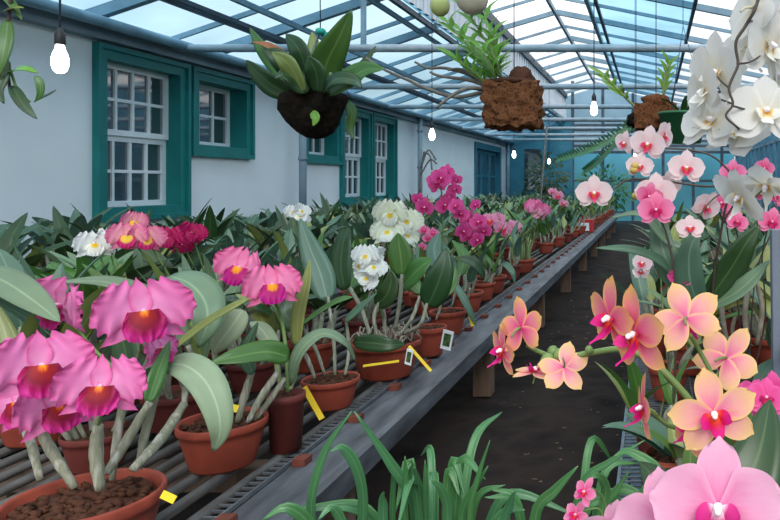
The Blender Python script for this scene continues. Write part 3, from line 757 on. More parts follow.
row = [(467,4.3,.2,'terracotta','brown-rimmed pot of pale canes, next after the magenta tall orchid'),
       (482,4.72,.18,'terracotta','smaller terracotta pot leaning on the row beyond the pale cane pot'),
       (492,5.05,.21,'terracotta','terracotta pot with curling blue-green leaf over the rail, mid front row'),
       (521,6.2,.25,'terracotta','wide bowl of many thin upright green canes in the front row'),
       (511,5.75,.17,'terracotta_dark','dark little pot tucked before the wide bowl of thin canes'),
       (546,7.9,.18,'terracotta','far terracotta pot, first of two with broad leaves under the pink bloom'),
       (558,8.75,.18,'terracotta','far terracotta pot, second of two with broad leaves under the pink bloom'),
       (573,10.2,.2,'terracotta','distant orange pot just before the red crate'),
       (568,9.4,.15,'terracotta_dark','distant dark pot between orange pots near the red crate')]
for i, (px, Z, D, mt, lab) in enumerate(row):
    r = potted('orchid in ' + lab, px, Z, D, .12, mat=mt, seed=40+i, chunks=40)
    if 'thin upright' in lab: generic(r, 50+i, 26, D, .12, (.14,.24), (.10,.16), (.02,.03), 'leaf_mid', canem='cane_green', lean=.03)
    else: generic(r, 50+i, 5, D, .12, (.08,.16), (.18,.28), (.045,.065), ['leaf_blue','leaf_mid','leaf_blue','leaf_dark'][i % 4])
    if i == 2: hero_leaves(r, [('leaf_blue', [(494,272,5.0),(503,264,4.9),(512,272,4.85),(515,284,4.85)], 8)])
Zs = 11.0; i = 0
while Zs < 18.6:
    r = potted('small far terracotta orchid pot near the far end of the front row', 0, Zs, .2, .12, X=-1.13+.03*(i % 3), seed=70+i, chunks=0, group='far pots of the front row')
    generic(r, 80+i, 5, .2, .12, (.08,.16), (.2,.3), (.05,.07), ['leaf_blue','leaf_mid'][i % 2]); Zs += .55+.2*(i % 2); i += 1

# --- middle flowers standing among the leaves
def bloom_plant(label, X, Z, leafm, seed, D=.2, nb=6):
    r = potted(label, 0, Z, D, .12, X=X, seed=seed, chunks=20, mat='terracotta_dark'); generic(r, seed, nb, D, .12, (.1,.18), (.2,.3), (.05,.065), leafm); return r
def stand(r, kind, mats, fl, sr=.004):
    for k, (x, y, Z, s, ya, pi, ro) in enumerate(fl):
        add_flower(r, kind, P(x, y, Z), s, ya, pi, ro, k, mats)
        p = P(x, y, Z); stem(r, [r.location+Vector((0,0,.11)), (r.location+p)/2+Vector((.01,.03,.08)), p+Vector((0,.012,0))], sr)
r = bloom_plant('orchid with white yellow-throated flowers below the large sash window', -2.02, 2.62, 'leaf_blue', 101); stand(r, 'catt', WH, [(94,246,2.6,.068,.1,-.1,0),(106,243,2.66,.066,.7,0,.2)])
r = bloom_plant('orchid with pink and yellow flowers between white and crimson blooms', -1.82, 2.76, 'leaf_grey', 102); stand(r, 'catt', ('pinkyellow_petal','pinkyellow_lip'), [(128,238,2.62,.07,-.2,-.1,0),(145,240,2.66,.068,.3,-.1,.1),(134,222,2.74,.05,0,.2,.2)])
r = bloom_plant('orchid with deep crimson flowers in front of the large sash window corner', -1.92, 3.02, 'leaf_grey', 103); stand(r, 'catt', ('crimson_petal','crimson_petal'), [(168,239,2.85,.062,-.2,0,0),(190,234,2.92,.06,.3,0,.3),(182,246,2.95,.05,0,0,0)])
r = bloom_plant('orchid with small white flower cluster on a tall blue-leaved plant', -2.0, 4.0, 'leaf_blue', 104); stand(r, 'catt', WH, [(293,212,3.98,.05,-.2,.1,0),(301,211,3.96,.05,.3,.1,.4),(299,217,3.95,.045,0,-.3,.8),(304,218,3.99,.04,.4,-.1,.8)])
r = bloom_plant('orchid with large cream white blooms beside the magenta orchid', -1.42, 3.45, 'leaf_mid', 105); stand(r, 'catt', CR, [(391,214,3.3,.085,-.2,.3,.1),(404,222,3.35,.085,.4,0,.3),(388,234,3.28,.08,-.2,-.3,0),(406,238,3.38,.07,.5,-.4,.2)])
SP = ('softpink_petal', 'palepink_lip')
r = bloom_plant('orchid with loose soft pink blooms beyond the magenta orchid', -1.5, 6.3, 'leaf_mid', 106); stand(r, 'catt', SP, [(490,221,6.2,.085,-.2,0,0),(502,229,6.1,.085,.2,.1,.3),(513,228,6.15,.085,.4,0,.2),(498,219,6.3,.07,0,.2,.5),(508,235,6.1,.06,0,-.3,.5)])
r = bloom_plant('orchid with one bright pink bloom far along the bench', -1.45, 8.6, 'leaf_blue', 107); stand(r, 'catt', ('catt_rose','softpink_petal'), [(534,207,8.4,.12,-.2,0,0),(541,210,8.4,.11,.3,.1,.3),(537,215,8.4,.1,0,-.3,.5)])
r = bloom_plant('orchid with little coral red flowers low behind the magenta orchid', -1.75, 5.0, 'leaf_blue', 108); stand(r, 'phal', ('hotpink_petal','orange_lip'), [(424,230,4.9,.04,0,0,0),(433,233,4.9,.04,.3,0,0),(428,238,4.9,.04,-.2,0,0),(422,247,4.9,.035,.2,0,0)])
r = bloom_plant('orchid with tiny pale pink flowers near the far end of the bench', -1.6, 11.5, 'leaf_mid', 109); stand(r, 'catt', SP, [(558,196,11.3,.1,0,0,0),(563,204,11.3,.09,.3,0,.4),(553,192,11.3,.08,-.3,0,0)])

# --- leafy filler rows
def variants(leaves, seed, n, **kw):
    out = []
    for i in range(n):
        r = thing('potted_orchid', (0, -40, BT), 'x', 'orchid')
        D = .2; make_pot(r, D, .12, ['terracotta','terracotta_dark'][i % 2], False, 0, seed+i)
        generic(r, seed+i, leafm=leaves[i % len(leaves)], D=D, t=.12, **kw); out.append(r)
    return out
V = variants(['leaf_blue','leaf_dark','leaf_mid','leaf_grey','leaf_dark','leaf_blue'], 200, 6, nb=8, hb=(.10,.20), Ll=(.2,.32), lw=(.06,.09), elev=(.7,1.4), bend=.7)
VB = variants(['leaf_dark','leaf_blue','leaf_dark','leaf_grey'], 300, 4, nb=9, hb=(.12,.24), Ll=(.22,.34), lw=(.06,.09), elev=(.7,1.4), bend=.6)
used = set()
def fill(x, z, label, group, VV, sc=1):
    k = R.randrange(len(VV)); v = VV[k]
    o = copy_tree(v); o.location = (x, z, BT); o.rotation_euler.z = R.uniform(0, 6.28); s = sc*R.uniform(.88,1.12); o.scale = (s,s,s*R.uniform(.95,1.08))
    tag(o, label, 'orchid', group)
blocked = [(o.location.x, o.location.y) for o in col.objects if o.name.startswith('potted_orchid') and o.location.y > 0]
def free(x, z, d=.2): return all((x-a)**2+(z-b)**2 > d*d for a, b in blocked)
def fillrow(x, z0, z1, step, grow, label, group, VV, sc=1):
    z = z0
    while z < z1:
        xx, zz = x+R.uniform(-.05,.05), z+R.uniform(-.05,.05)
        if free(xx, zz): fill(xx, zz, label, group, VV, sc); blocked.append((xx, zz))
        z += step+grow*(z-z0)
L1 = 'flowerless leafy orchid in the second and third rows behind the front pots'; G1 = 'leafy orchids just behind the front row'
fillrow(-1.49, 1.95, 18.5, .34, .03, L1, G1, V, .92); fillrow(-1.86, 2.1, 18.5, .36, .034, L1, G1, V)
L2 = 'dark leafy orchid on the middle bench, without flowers'; G2 = 'leafy orchids on the middle bench'
fillrow(-2.45, 2.7, 19, .34, .03, L2, G2, V, 1.05); fillrow(-2.8, 3.0, 19, .36, .03, L2, G2, VB); fillrow(-3.15, 3.4, 19, .38, .03, L2, G2, VB, 1.05)
L3 = 'tall dark leafy orchid on the bench against the white house wall'; G3 = 'leafy orchids along the house wall'
fillrow(-3.72, 4.0, 17.3, .42, .03, L3, G3, VB, 1.05); fillrow(-4.05, 4.5, 17.3, .44, .03, L3, G3, VB, 1.05)
for v in V+VB:
    for c in list(v.children): bpy.data.objects.remove(c)
    bpy.data.objects.remove(v)

# --- bare twiggy plant before the wall
t = thing('twiggy_plant', P(421,205,10.5)*1, 'bare brown twiggy plant standing before the white wall by a drainpipe', 'plant'); t.location.z = BT
x0, y0 = t.location.x, t.location.y
make_pot(t, .2, .12, 'terracotta_dark', False, 0, 5)
m = MB(); b0 = Vector((x0, y0, BT+.1))
for pts in ([b0, P(420,180,10.5), P(424,152,10.5)], [P(420,176,10.5), P(430,160,10.5), P(437,164,10.5)], [P(421,168,10.5), P(428,150,10.5), P(436,160,10.5)], [P(424,152,10.5), P(430,156,10.4), P(432,170,10.4)]): m.tube(spline(pts, 8), .012, 6)
m.build('stems', 'twig', t)
# --- bamboo cane, far bench
m = MB(); m.tube([P(541,196,9.6)*1 + Vector((0,0,-.9+.1)), P(541,196,9.6), P(547,126,9.6)], .012, 8)
tag(m.build('bamboo_cane', 'twig'), 'thin upright bamboo cane standing among the far orchids', 'cane')
# --- red crate at far end
r = thing('plastic_crate', (-1.07, 11.5, BT), 'red plastic crate with white front at the far end of the bench', 'crate')
m = MB(); m.box(-1.22, -.96, 11.36, 11.62, BT, BT+.2); m.build('body', 'red_plastic', r, smooth=False)
m = MB(); m.box(-1.23, -1.02, 11.345, 11.358, BT+.02, BT+.15); m.build('front_label', 'card_white', r, smooth=False)

# --- tags and cards
def tagstick(a, b, w, label, mat='yellow_tag'):
    m = MB(); m.beam(a, b, w, .0018, up=(.2,-1,.4)); tag(m.build('plant_tag', mat, smooth=False), label, 'tag')
tagstick(P(304,387,2.2), P(322,419,2.2), .017, 'long yellow tag leaning from the tall dark pot to the rail')
tagstick(P(229,407,1.84), P(238,409,1.84), .018, 'short square yellow tag at the rim of the low pale-leaved bowl')
tagstick(P(162,494,1.30), P(175,500,1.29), .014, 'small yellow tag beside the nearest left pot')
tagstick(P(363,366,2.62), P(399,361,2.62), .009, 'thin yellow tag lying level against the wide root bowl')
tagstick(P(409,346,2.66), P(431,371,2.66), .011, 'long slim yellow tag slanting down beside a small picture card')
tagstick(P(469,311,3.5), P(473,326,3.5), .018, 'yellow tag hanging beside the bright terracotta pot with bark')
def card(c, w, h, label, yaw):
    r = thing('picture_card', c, label, 'card')
    def bx(nm, mt, w, h, d, off):
        m = MB(); X = Vector((math.cos(yaw),math.sin(yaw),0)); Zv = Vector((.2*math.cos(yaw),.2*math.sin(yaw),1)).normalized(); Yv = X.cross(Zv)
        cc = c+Yv*off; m.beam(cc-Zv*h/2, cc+Zv*h/2, w, d, up=Yv); m.build(nm, mt, r, smooth=False)
    bx('border', 'card_white', w, h, .003, 0); bx('photo', 'card_photo', w*.66, h*.66, .0045, 0)
card(P(409,357,2.64), .028, .06, 'small white picture card tucked at the wide root bowl', -.3)
card(P(447,340,3.05), .05, .085, 'larger white-edged picture card standing on the bench edge board', -.2)

# ------------------------------------------------------------------ hanging bulbs
LB = [((60,58), 2.07, 'near lit bulb hanging by the left wall'), ((432,134), 5.0, 'lit bulb hanging before the white wall past the windows'), ((514,154), 8.0, 'lit bulb hanging beyond the blue doors'), ((549,161), 11.0, 'farthest tiny lit bulb of the left lamp line'),
      ((594,108), 4.2, 'lit bulb hanging above the aisle in the middle'), ((635,156), 8.0, 'small far lit bulb above the right bench')]
for (px, py), Z, lab in LB:
    c = P(px, py, Z); zz = c.z
    r = thing('light_bulb', (c.x, c.y, zz), lab, 'lamp', 'hanging light bulbs')
    m = MB(); m.lathe([(0,-.058),(.012,-.055),(.021,-.045),(.0265,-.024),(.0265,-.004),(.022,.016),(.015,.034),(.0125,.05),(0,.052)], 18, c, 0, .8); m.build('glass', 'bulb_glow', r)
    m = MB(); m.lathe([(0,.038),(.013,.039),(.014,.044),(.0135,.07),(.009,.08),(.004,.09),(0,.09)], 14, c); m.build('socket', 'black_plastic', r)
    top = (EZ+.34*(c.x-WX) if c.x < -2.72 else (CZ+3.0-.02 if c.x < -1 else rz(c.x)))
    top = CZ+1.28+.02 if False else top
    m = MB(); m.tube([(c.x, c.y, c.z+.085), (c.x, c.y, top)], .003, 6); m.build('cord', 'steel_dark', r)

# ------------------------------------------------------------------ hanging plants
# moss ball basket
c = P(315,97,2.57)
h1 = thing('hanging_basket', c, 'dark moss basket hanging on a wire with broad green and browning leaves', 'hanging plant')
m = MB(); m.lathe([(0,-.155),(.03,-.15),(.06,-.13),(.085,-.095),(.102,-.05),(.11,-.015),(.112,.0),(.1,.012),(.06,.02),(0,.025)], 56, c, .35); m.build('moss_ball', 'moss_ball', h1)
m = MB(); rr = random.Random(8)
for i in range(16): a = rr.uniform(0,6.28); q = rr.uniform(.02,.1); m.tube([c+Vector((q*math.cos(a), q*math.sin(a), .0)), c+Vector((q*1.1*math.cos(a), q*1.1*math.sin(a), rr.uniform(.05,.1)))], .006, 6)
m.build('canes', 'cane', h1)
ZB = 2.57
hl = [('leaf_mid', [(322,92,2.57),(326,65,2.55),(338,40,2.52),(352,10,2.5)], 30, (.5,-.85,.1)), ('leaf_dark', [(312,92,2.5),(306,68,2.46),(298,48,2.44),(286,34,2.46)], 26, (-.3,-.9,.3)), ('leaf_dark', [(300,92,2.5),(290,70,2.48),(276,56,2.46),(264,50,2.46)], 22, (-.4,-.8,.5)),
      ('leaf_mid', [(296,92,2.6),(280,70,2.62),(262,48,2.64),(250,28,2.68)], 18, (-.5,-.8,.3)), ('leaf_brown', [(300,90,2.62),(284,60,2.62),(268,46,2.6),(252,42,2.6)], 16, (0,-.5,.9)), ('leaf_dark', [(290,95,2.55),(272,85,2.53),(257,72,2.52),(246,60,2.52)], 22, (-.6,-.7,.3)),
      ('leaf_mid', [(328,92,2.5),(348,80,2.46),(366,70,2.44),(384,69,2.42)], 24, (.2,-.9,.4)), ('leaf_dark', [(330,90,2.55),(346,74,2.56),(362,66,2.6),(376,46,2.64)], 14, (.2,-.5,.8)), ('leaf_dark', [(322,92,2.48),(335,80,2.44),(352,80,2.42),(362,88,2.42)], 18, (.1,-.8,.5)),
      ('leaf_olive', [(314,92,2.57),(316,65,2.6),(314,45,2.62),(312,32,2.64)], 15, (.2,-.9,.1)), ('leaf_brown', [(340,78,2.5),(350,72,2.48),(358,76,2.46)], 10), ('leaf_olive', [(304,92,2.45),(290,66,2.42),(272,52,2.4)], 20, (-.4,-.8,.4)), ('leaf_dark', [(318,92,2.46),(316,72,2.42),(308,56,2.4)], 22, (0,-.95,.2)),
      ('leaf_dark', [(308,92,2.46),(296,80,2.44),(284,74,2.42),(275,78,2.42)], 22, (-.2,-.7,.6)), ('leaf_mid', [(345,100,2.6),(352,112,2.6),(350,128,2.6),(354,140,2.6)], 10, (.5,-.8,.2)), ('leaf_lime', [(312,112,2.46),(316,118,2.45),(313,126,2.45)], 9, (0,-1,0))]
hero_leaves(h1, hl)
m = MB(); topp = Vector((c.x, c.y, CZ+2.85))
for a in (.4, 2.5, 4.6): m.tube([c+Vector((.12*math.cos(a), .12*math.sin(a), 0)), c+Vector((.02,0,.24)), ], .0016, 5)
m.tube([c+Vector((.02,0,.24)), topp], .002, 5); m.build('hanger_wire', 'steel_dark', h1)
m = MB(); m.blob(c+Vector((.02,0,.24)), .02,.02,.014, 8, 6, .4); m.blob(c+Vector((.05,0,.225)), .02,.014,.014, 8, 6, .4); m.build('knotted_string', 'string_teal', h1)
# coir block with leafy canes
c = P(514,106,2.7)
h2 = thing('hanging_orchid', c, 'leafy cane orchid hanging on a rough brown fibre block with bare grey canes', 'hanging plant')
m = MB(); n = 10
def lumpy(m, c, sx, sy, sz, k=9, amp=.012, sd=0):
    for ax in range(3):
        for sg in (-1, 1):
            rows, uvs = [], []
            for i in range(k+1):
                row, u = [], []
                for j in range(k+1):
                    a, b = -1+2*i/k, -1+2*j/k
                    q = [0,0,0]; q[ax] = sg; q[(ax+1)%3] = a*sg; q[(ax+2)%3] = b
                    v = Vector((q[0]*sx, q[1]*sy, q[2]*sz)); d = Vector(q).normalized()
                    row.append(c+v*.93+d*amp*(noise.noise(v*38+Vector((sd,0,0)))*1.3)); u.append((i/k, j/k))
                rows.append(row); uvs.append(u)
            m.grid(rows, uvs)
lumpy(m, c, .104, .09, .088, 20, .02); m.build('fibre_block', 'coir', h2)
m = MB(); m.blob(c+Vector((.03,-.01,.105)), .05,.045,.045, 14, 10, .35, 5); m.blob(c+Vector((.0,-.02,.09)), .09,.06,.02, 14, 8, .35, 5); m.build('root_clump', 'bark', h2)
ml, mc = MB(), MB(); rr = random.Random(15)
for (tx, ty, tz) in ((468,12,2.62), (447,22,2.7), (492,32,2.66), (460,30,2.8), (482,50,2.58), (484,12,2.74), (456,58,2.64)):
    a = P(500+rr.uniform(-10,6), 88, 2.7); b = P(tx, ty, tz); sp = spline([a, (a+b)/2+Vector((.02,0,-.01)), b], 12)
    mc.tube(sp, [.006-.0003*i for i in range(13)], 6)
    for i in range(2, 13):
        d = (sp[min(i+1,12)]-sp[i-1]).normalized()
        sd = 1 if i % 2 else -1
        az = Vector((sd*.8, rr.uniform(-.6,.3), .35)); L = rr.uniform(.075,.105)
        ml.leaf([sp[i], sp[i]+(d*.5+az*.5).normalized()*L*.5, sp[i]+(d*.35+az*.7).normalized()*L], .024, (0,-.6,.8), .25, 6)
mc.build('canes', 'cane_green', h2); ml.build('foliage', 'leaf_lime', h2)
m = MB()
for pts in ([(484,92,2.7),(455,97,2.65),(425,88,2.6),(408,80,2.6),(385,70,2.6),(366,58,2.6)], [(486,88,2.7),(470,75,2.72),(445,68,2.74),(428,68,2.76),(415,62,2.78)], [(487,90,2.68),(470,88,2.6),(458,92,2.56),(446,100,2.54),(436,108,2.54)], [(488,86,2.7),(468,80,2.7),(440,76,2.7),(430,72,2.7)], [(486,84,2.72),(462,70,2.7),(448,70,2.7)]):
    m.tube(spline([P(*q) for q in pts], 20), [.0085-.0002*i for i in range(21)], 7)
m.build('bare_canes', 'twig', h2)
m = MB(); m.tube([c+Vector((.0,0,.09)), (c.x, c.y, CZ+2.9)], .002, 5); m.build('hanger_wire', 'steel_dark', h2)
# two round pods at the top edge
for (px, py, Z, rad, mt, lab) in ((440,6,2.5,.034,'pod_cream','small yellow-green round pod hanging left of the leafy canes'), (472,-3,2.5,.058,'pod_beige','larger beige round pod hanging over the leafy canes')):
    c2 = P(px, py, Z); r = thing('seed_pod', c2, lab, 'pod')
    m = MB(); m.blob(c2, rad, rad, rad*1.1, 20, 14, .05, 3); m.build('pod', mt, r)
    m = MB(); m.tube([c2+Vector((0,0,rad)), c2+Vector((.03,0,rad+.12)), (c2.x+.05, c2.y, CZ+2.85)], .004, 6); m.build('stalk', 'stem_dark', r)
# right hanging basket with cane orchid and fern frond
c = P(656,117,2.9)
h3 = thing('hanging_orchid', c, 'cane orchid in a small brown fibre basket hanging above the pale pink flowers', 'hanging plant')
m = MB(); lumpy(m, c, .09, .08, .055, 10, .012, 4); m.blob(c+Vector((0,-.01,.065)), .06,.05,.03, 12, 8, .4, 5); m.build('fibre_basket', 'coir', h3)
ml, mc = MB(), MB()
for pts, nl in (([(664,104,2.9),(664,85,2.88),(668,64,2.86)], 7), ([(636,108,2.9),(622,94,2.86),(605,76,2.84)], 8)):
    sp = spline([P(*q) for q in pts], 10); mc = MB(); mc.tube(sp, .006, 6); mc.build('cane', 'cane_green', h3)
    for i in range(3, 11):
        d = (sp[min(i+1,10)]-sp[i-1]).normalized(); sd = 1 if i % 2 else -1
        ml.leaf([sp[i], sp[i]+(d+Vector((sd*.5,-.2,0)))*.03, sp[i]+(d+Vector((sd*.8,-.2,.1)))*.05], .017, (0,-.8,.5), .25, 6)
ml.build('foliage', 'leaf_lime', h3)
m = MB(); m.tube([c+Vector((0,0,.05)), (c.x, c.y, rz(c.x))], .002, 5); m.build('hanger_wire', 'steel_dark', h3)
c = P(683,128,2.75)
r = thing('hanging_pot', c, 'dark green hanging pot beside the brown fibre basket', 'hanging plant')
m = MB(); m.lathe([(0,-.06),(.07,-.06),(.095,.05),(.1,.05),(.1,.06),(.088,.06),(.08,.03),(0,.03)], 24, c); m.build('pot', 'string_dark' if 'string_dark' in MATS else 'leaf_fern', r)
m = MB()
for k in range(3):
    a = 2*PI*k/3; m.tube([c+Vector((.095*math.cos(a), .095*math.sin(a), .06)), c+Vector((0,0,.4))], .0015, 5)
m.tube([c+Vector((0,0,.4)), (c.x, c.y, rz(c.x))], .0015, 5); m.build('hanger_wire', 'steel_dark', r)
m = MB(); rr = random.Random(4)
for k in range(7): gen_leaf(m, c+Vector((0,0,.03)), rr.uniform(0,6.28), .14, .025, 1.2, .2, rr)
m.build('foliage', 'leaf_dark', r)
# fern frond hanging diagonal
c = P(636,120,3.6)
r = thing('fern', c, 'long green fern fronds trailing beside the hanging basket above the aisle', 'fern')
m, mc = MB(), MB()
for pts in ([(638,118,3.6),(610,138,3.6),(585,150,3.6),(560,158,3.6)], [(638,120,3.7),(615,142,3.7),(598,160,3.7),(585,170,3.7)]):
    sp = spline([P(*q) for q in pts], 26); mc.tube(sp, .004, 5)
    for i in range(1, 27):
        for sd in (1, -1):
            d = (sp[min(i+1,26)]-sp[i-1]).normalized(); L = .055*(1-.5*i/26)
            m.leaf([sp[i], sp[i]+d*L*.4+Vector((0,-.02,sd*L*.45)), sp[i]+d*L*.6+Vector((0,-.03,sd*L*.8))], .011, (0,-1,.2), .15, 4)
m.build('foliage', 'leaf_fern', r); mc.build('stalks', 'stem_green', r)
mm = MB(); mm.blob(c, .05, .05, .04, 16, 10, .4, 4); mm.build('root_ball', 'moss_ball', r)
mm = MB(); mm.tube([c+Vector((0,0,.03)), (c.x, c.y, rz(c.x))], .002, 5); mm.build('hanger_wire', 'steel_dark', r)
# top-left hanging plant
c = P(-4,-60,1.55)
r = thing('hanging_plant', c, 'leafy trailing plant hanging in the top left corner beside the near bulb', 'hanging plant')
m = MB(); m.lathe([(0,-.08),(.05,-.08),(.075,.04),(.08,.04),(.08,.05),(.065,.05),(0,.03)], 20, c); m.build('pot', 'terracotta_dark', r)
stem(r, [c+Vector((0,0,.04)), P(12,-40,1.5), P(9,20,1.5), P(7,60,1.5), P(10,90,1.5)], .004, 'stem_dark', 'stems'); stem(r, [P(7,60,1.5), P(12,75,1.5), P(18,90,1.5), P(30,102,1.5)], .003, 'stem_green', 'stems')
hero_leaves(r, [('leaf_lime', [(9,75,1.5),(15,70,1.49),(26,69,1.48),(38,73,1.48)], 11, (0,-.6,.8)), ('leaf_dark', [(12,86,1.5),(18,96,1.48),(26,108,1.47),(37,119,1.47)], 11, (.3,-.8,.5)), ('leaf_mid', [(36,76,1.48),(40,84,1.48),(40,94,1.48),(35,102,1.48)], 7, (.6,-.8,0)), ('leaf_dark', [(34,102,1.5),(42,98,1.5),(50,94,1.5),(56,90,1.5)], 6, (0,-.6,.8)), ('leaf_mid', [(8,20,1.5),(6,40,1.48),(2,60,1.47),(-2,78,1.47)], 13, (.4,-.9,.1)), ('leaf_dark', [(6,60,1.5),(2,76,1.48),(-2,90,1.47),(4,104,1.47)], 13, (.4,-.9,.1)), ('leaf_olive', [(5,12,1.5),(14,8,1.48),(24,8,1.47)], 7), ('leaf_mid', [(2,-6,1.5),(12,4,1.5),(22,20,1.48)], 8)], 'leaf')
m = MB(); m.tube([c+Vector((0,0,.04)), (c.x, c.y, CZ+2.2)], .002, 5); m.build('hanger_wire', 'steel_dark', r)

# ------------------------------------------------------------------ right bench
OR = ('orange_petal', 'orange_lip'); OP = ('orange_pale', 'orange_lip'); PP = ('palepink_petal', 'palepink_lip'); HP = ('hotpink_petal', 'magenta_lip'); FP = ('frontpink_petal', 'frontpink_lip'); PW = ('phalwhite_petal', 'phalwhite_lip')
# orange star orchid
po = potted('orange and pink star-flowered orchid spray in the foreground right', 0, .72, .13, .12, X=.10, seed=21, chunks=60)
fl = [(521,328,.70,.034,2.3,.1,.25,OR), (503,350,.72,.032,-1.2,.1,.2,OR), (564,367,.66,.028,.3,2.6,.5,OP), (535,372,.67,.024,-.4,-1.5,.0,OP), (611,318,.60,.040,-1.05,.1,.15,OR), (636,334,.58,.044,-.95,.1,-.1,OR), (686,318,.63,.037,2.9,.35,.45,OP), (726,358,.645,.036,2.75,.5,-.5,OP), (714,414,.58,.041,.1,-.05,-.22,OP), (644,408,.62,.034,-1.4,.0,.0,OR), (692,428,.62,.03,-.9,-.2,.2,OR)]
for k, (x, y, Z, s, ya, pi, ro, mt) in enumerate(fl): add_flower(po, 'star', P(x, y, Z), s*.92, ya, pi, ro, k, mt)
base = po.location+Vector((0,0,.1))
stem(po, [base, P(720,520,.70), P(712,450,.66), P(700,415,.64), P(660,368,.64), P(625,350,.65), P(590,353,.67), P(560,358,.68), P(540,352,.70), P(527,345,.71)], (.0042,.0022))
stem(po, [P(712,450,.66), P(690,400,.66), P(668,378,.65), P(650,350,.62), P(640,340,.60)], .003); stem(po, [P(700,415,.64), P(712,380,.64), P(700,352,.64), P(690,334,.63)], .0025); stem(po, [P(712,450,.66), P(718,420,.62), P(722,400,.6)], .0028)
stem(po, [P(690,432,.66), P(668,425,.65), P(655,415,.64), P(647,410,.63)], .0022); stem(po, [P(712,380,.64), P(722,370,.65), P(726,363,.65)], .002)
m = MB()
for (x, y, Z, s) in ((560,356,.68,.007), (548,362,.68,.008), (553,352,.69,.006), (589,350,.665,.004)): m.blob(P(x, y, Z), s, s, s*1.1, 8, 6)
m.build('buds', 'stem_green', po)
hero_leaves(po, [('leaf_dark', [(715,560,.7),(740,500,.68),(760,450,.7),(770,400,.74)], 62, (-.2,-.9,.3)), ('leaf_dark', [(710,560,.72),(690,510,.72),(664,488,.72),(640,462,.74)], 46, (-.2,-.7,.7)), ('leaf_mid', [(725,560,.7),(770,530,.66),(800,505,.66)], 50, (0,-.6,.8))])
# foreground pink
pf = potted('soft pink round-petalled orchid at the bottom right, nearest the viewer', 0, .50, .12, .11, X=.04, seed=22, chunks=40)
for (x, y, Z, s, ya, pi, ro) in ((718,506,.46,.0435,.0,-.05,.02), (668,528,.48,.040,-.4,.0,-.2), (622,540,.52,.034,-.4,.3,.0)): add_flower(pf, 'phal', P(x, y, Z), s, ya, pi, ro, 0, FP)
b0 = pf.location+Vector((0,0,.09))
stem(pf, [b0, P(740,620,.5), P(735,540,.49), P(718,492,.475)], .003); stem(pf, [P(735,540,.49), P(700,545,.5), P(664,516,.49)], .0025); stem(pf, [P(700,545,.5), P(660,560,.52), P(624,530,.53)], .0025)
gr = random.Random(2); m = MB()
for k in range(4): gen_leaf(m, b0, gr.uniform(0,6.28), .15, .05, .7, -.2, gr)
m.build('foliage', 'leaf_dark', pf)
# white phalaenopsis
pw = potted('white moth orchid whose flower spray arches down in the upper right corner', 0, 1.05, .15, .13, X=.42, seed=23, chunks=40)
fw = [(718,72,.99,.050,-.9,.25,.15), (705,92,1.0,.047,-1.15,.1,-.2), (712,122,1.02,.05,-.7,-.5,.1), (753,8,1.0,.05,2.3,.2,.2), (768,46,1.0,.055,1.0,.1,.2), (748,48,1.04,.05,2.6,.2,.3), (766,112,.95,.048,.25,-.25,.05), (740,136,1.02,.05,-.6,-.9,.3), (772,22,1.06,.05,.9,.2,0), (772,80,1.06,.05,1.6,-.1,.2), (740,196,1.05,.046,-1.0,.6,.5), (766,184,1.05,.05,-.5,1.1,.2)]
for k, q in enumerate(fw): add_flower(pw, 'phal', P(*q[:3]), q[3]*1.13, q[4], q[5], q[6], 0, PW)
b0 = pw.location+Vector((0,0,.11))
stem(pw, [b0, P(900,300,1.03), P(870,60,1.02), P(815,-90,1.01), P(770,-60,1.0), P(758,0,.93), P(746,25,.93), P(736,42,.93), P(738,62,.93), P(737,68,.93), P(729,88,.93), P(733,104,.93), P(726,116,.93), P(738,128,.93)], (.003,.0016), 'stem_dark')
for q in ([(737,64,.93),(750,62,.95),(760,56,.98)], [(729,88,.93),(720,80,.96),(715,74,.98)], [(733,104,.93),(722,100,.96),(710,96,.99)], [(738,128,.93),(740,132,.97),(741,136,1.0)], [(733,106,.93),(748,110,.95),(762,112,.96)], [(755,6,.93),(754,7,.97),(753,8,.99)], [(748,22,.93),(758,20,1.0),(770,22,1.05)]): stem(pw, [P(*z) for z in q], .0016, 'stem_dark')
stem(pw, [b0, P(862,400,1.05), P(815,230,1.06), P(790,185,1.06), P(772,182,1.06), P(752,200,1.06)], (.004,.002), 'stem_green')
gr = random.Random(5); m = MB()
for k in range(6): gen_leaf(m, b0, gr.uniform(0,6.28), .22, .07, .8, -.2, gr)
m.build('foliage', 'leaf_dark', pw)
# pale pink
pp = potted('pale pink moth orchid with dark red lips arching over the right bench', 0, 1.95, .16, .13, X=.17, seed=24, chunks=40)
fp = [(594,193,1.75,.046,.05,.05,0), (648,144,1.8,.048,-.3,.1,.2), (640,166,1.78,.036,-.2,-.1,.1), (656,193,1.75,.052,.0,.0,0), (686,168,1.8,.048,.2,-.1,.1), (690,228,1.78,.036,.1,-.4,0), (706,206,1.85,.045,.6,.4,.5), (668,185,1.85,.04,.5,.2,0), (625,143,1.85,.034,-.8,.1,.3), (664,135,1.85,.04,1.0,.2,.6)]
for q in fp: add_flower(pp, 'phal', P(*q[:3]), q[3], q[4], q[5], q[6], 0, PP)
b0 = pp.location+Vector((0,0,.11))
stem(pp, [b0, P(712,300,1.93), P(722,225,1.88), P(727,190,1.84), P(700,186,1.8), P(655,180,1.79), P(628,180,1.78), P(612,190,1.77), P(598,194,1.77)], (.004,.002), 'stem_dark')
stem(pp, [P(722,225,1.88), P(738,190,1.86), P(718,160,1.86), P(690,150,1.85), P(650,148,1.83), P(628,146,1.86)], (.003,.002), 'stem_dark'); stem(pp, [P(727,190,1.84), P(712,200,1.84), P(700,215,1.82), P(691,226,1.8)], .002, 'stem_dark')
m = MB()
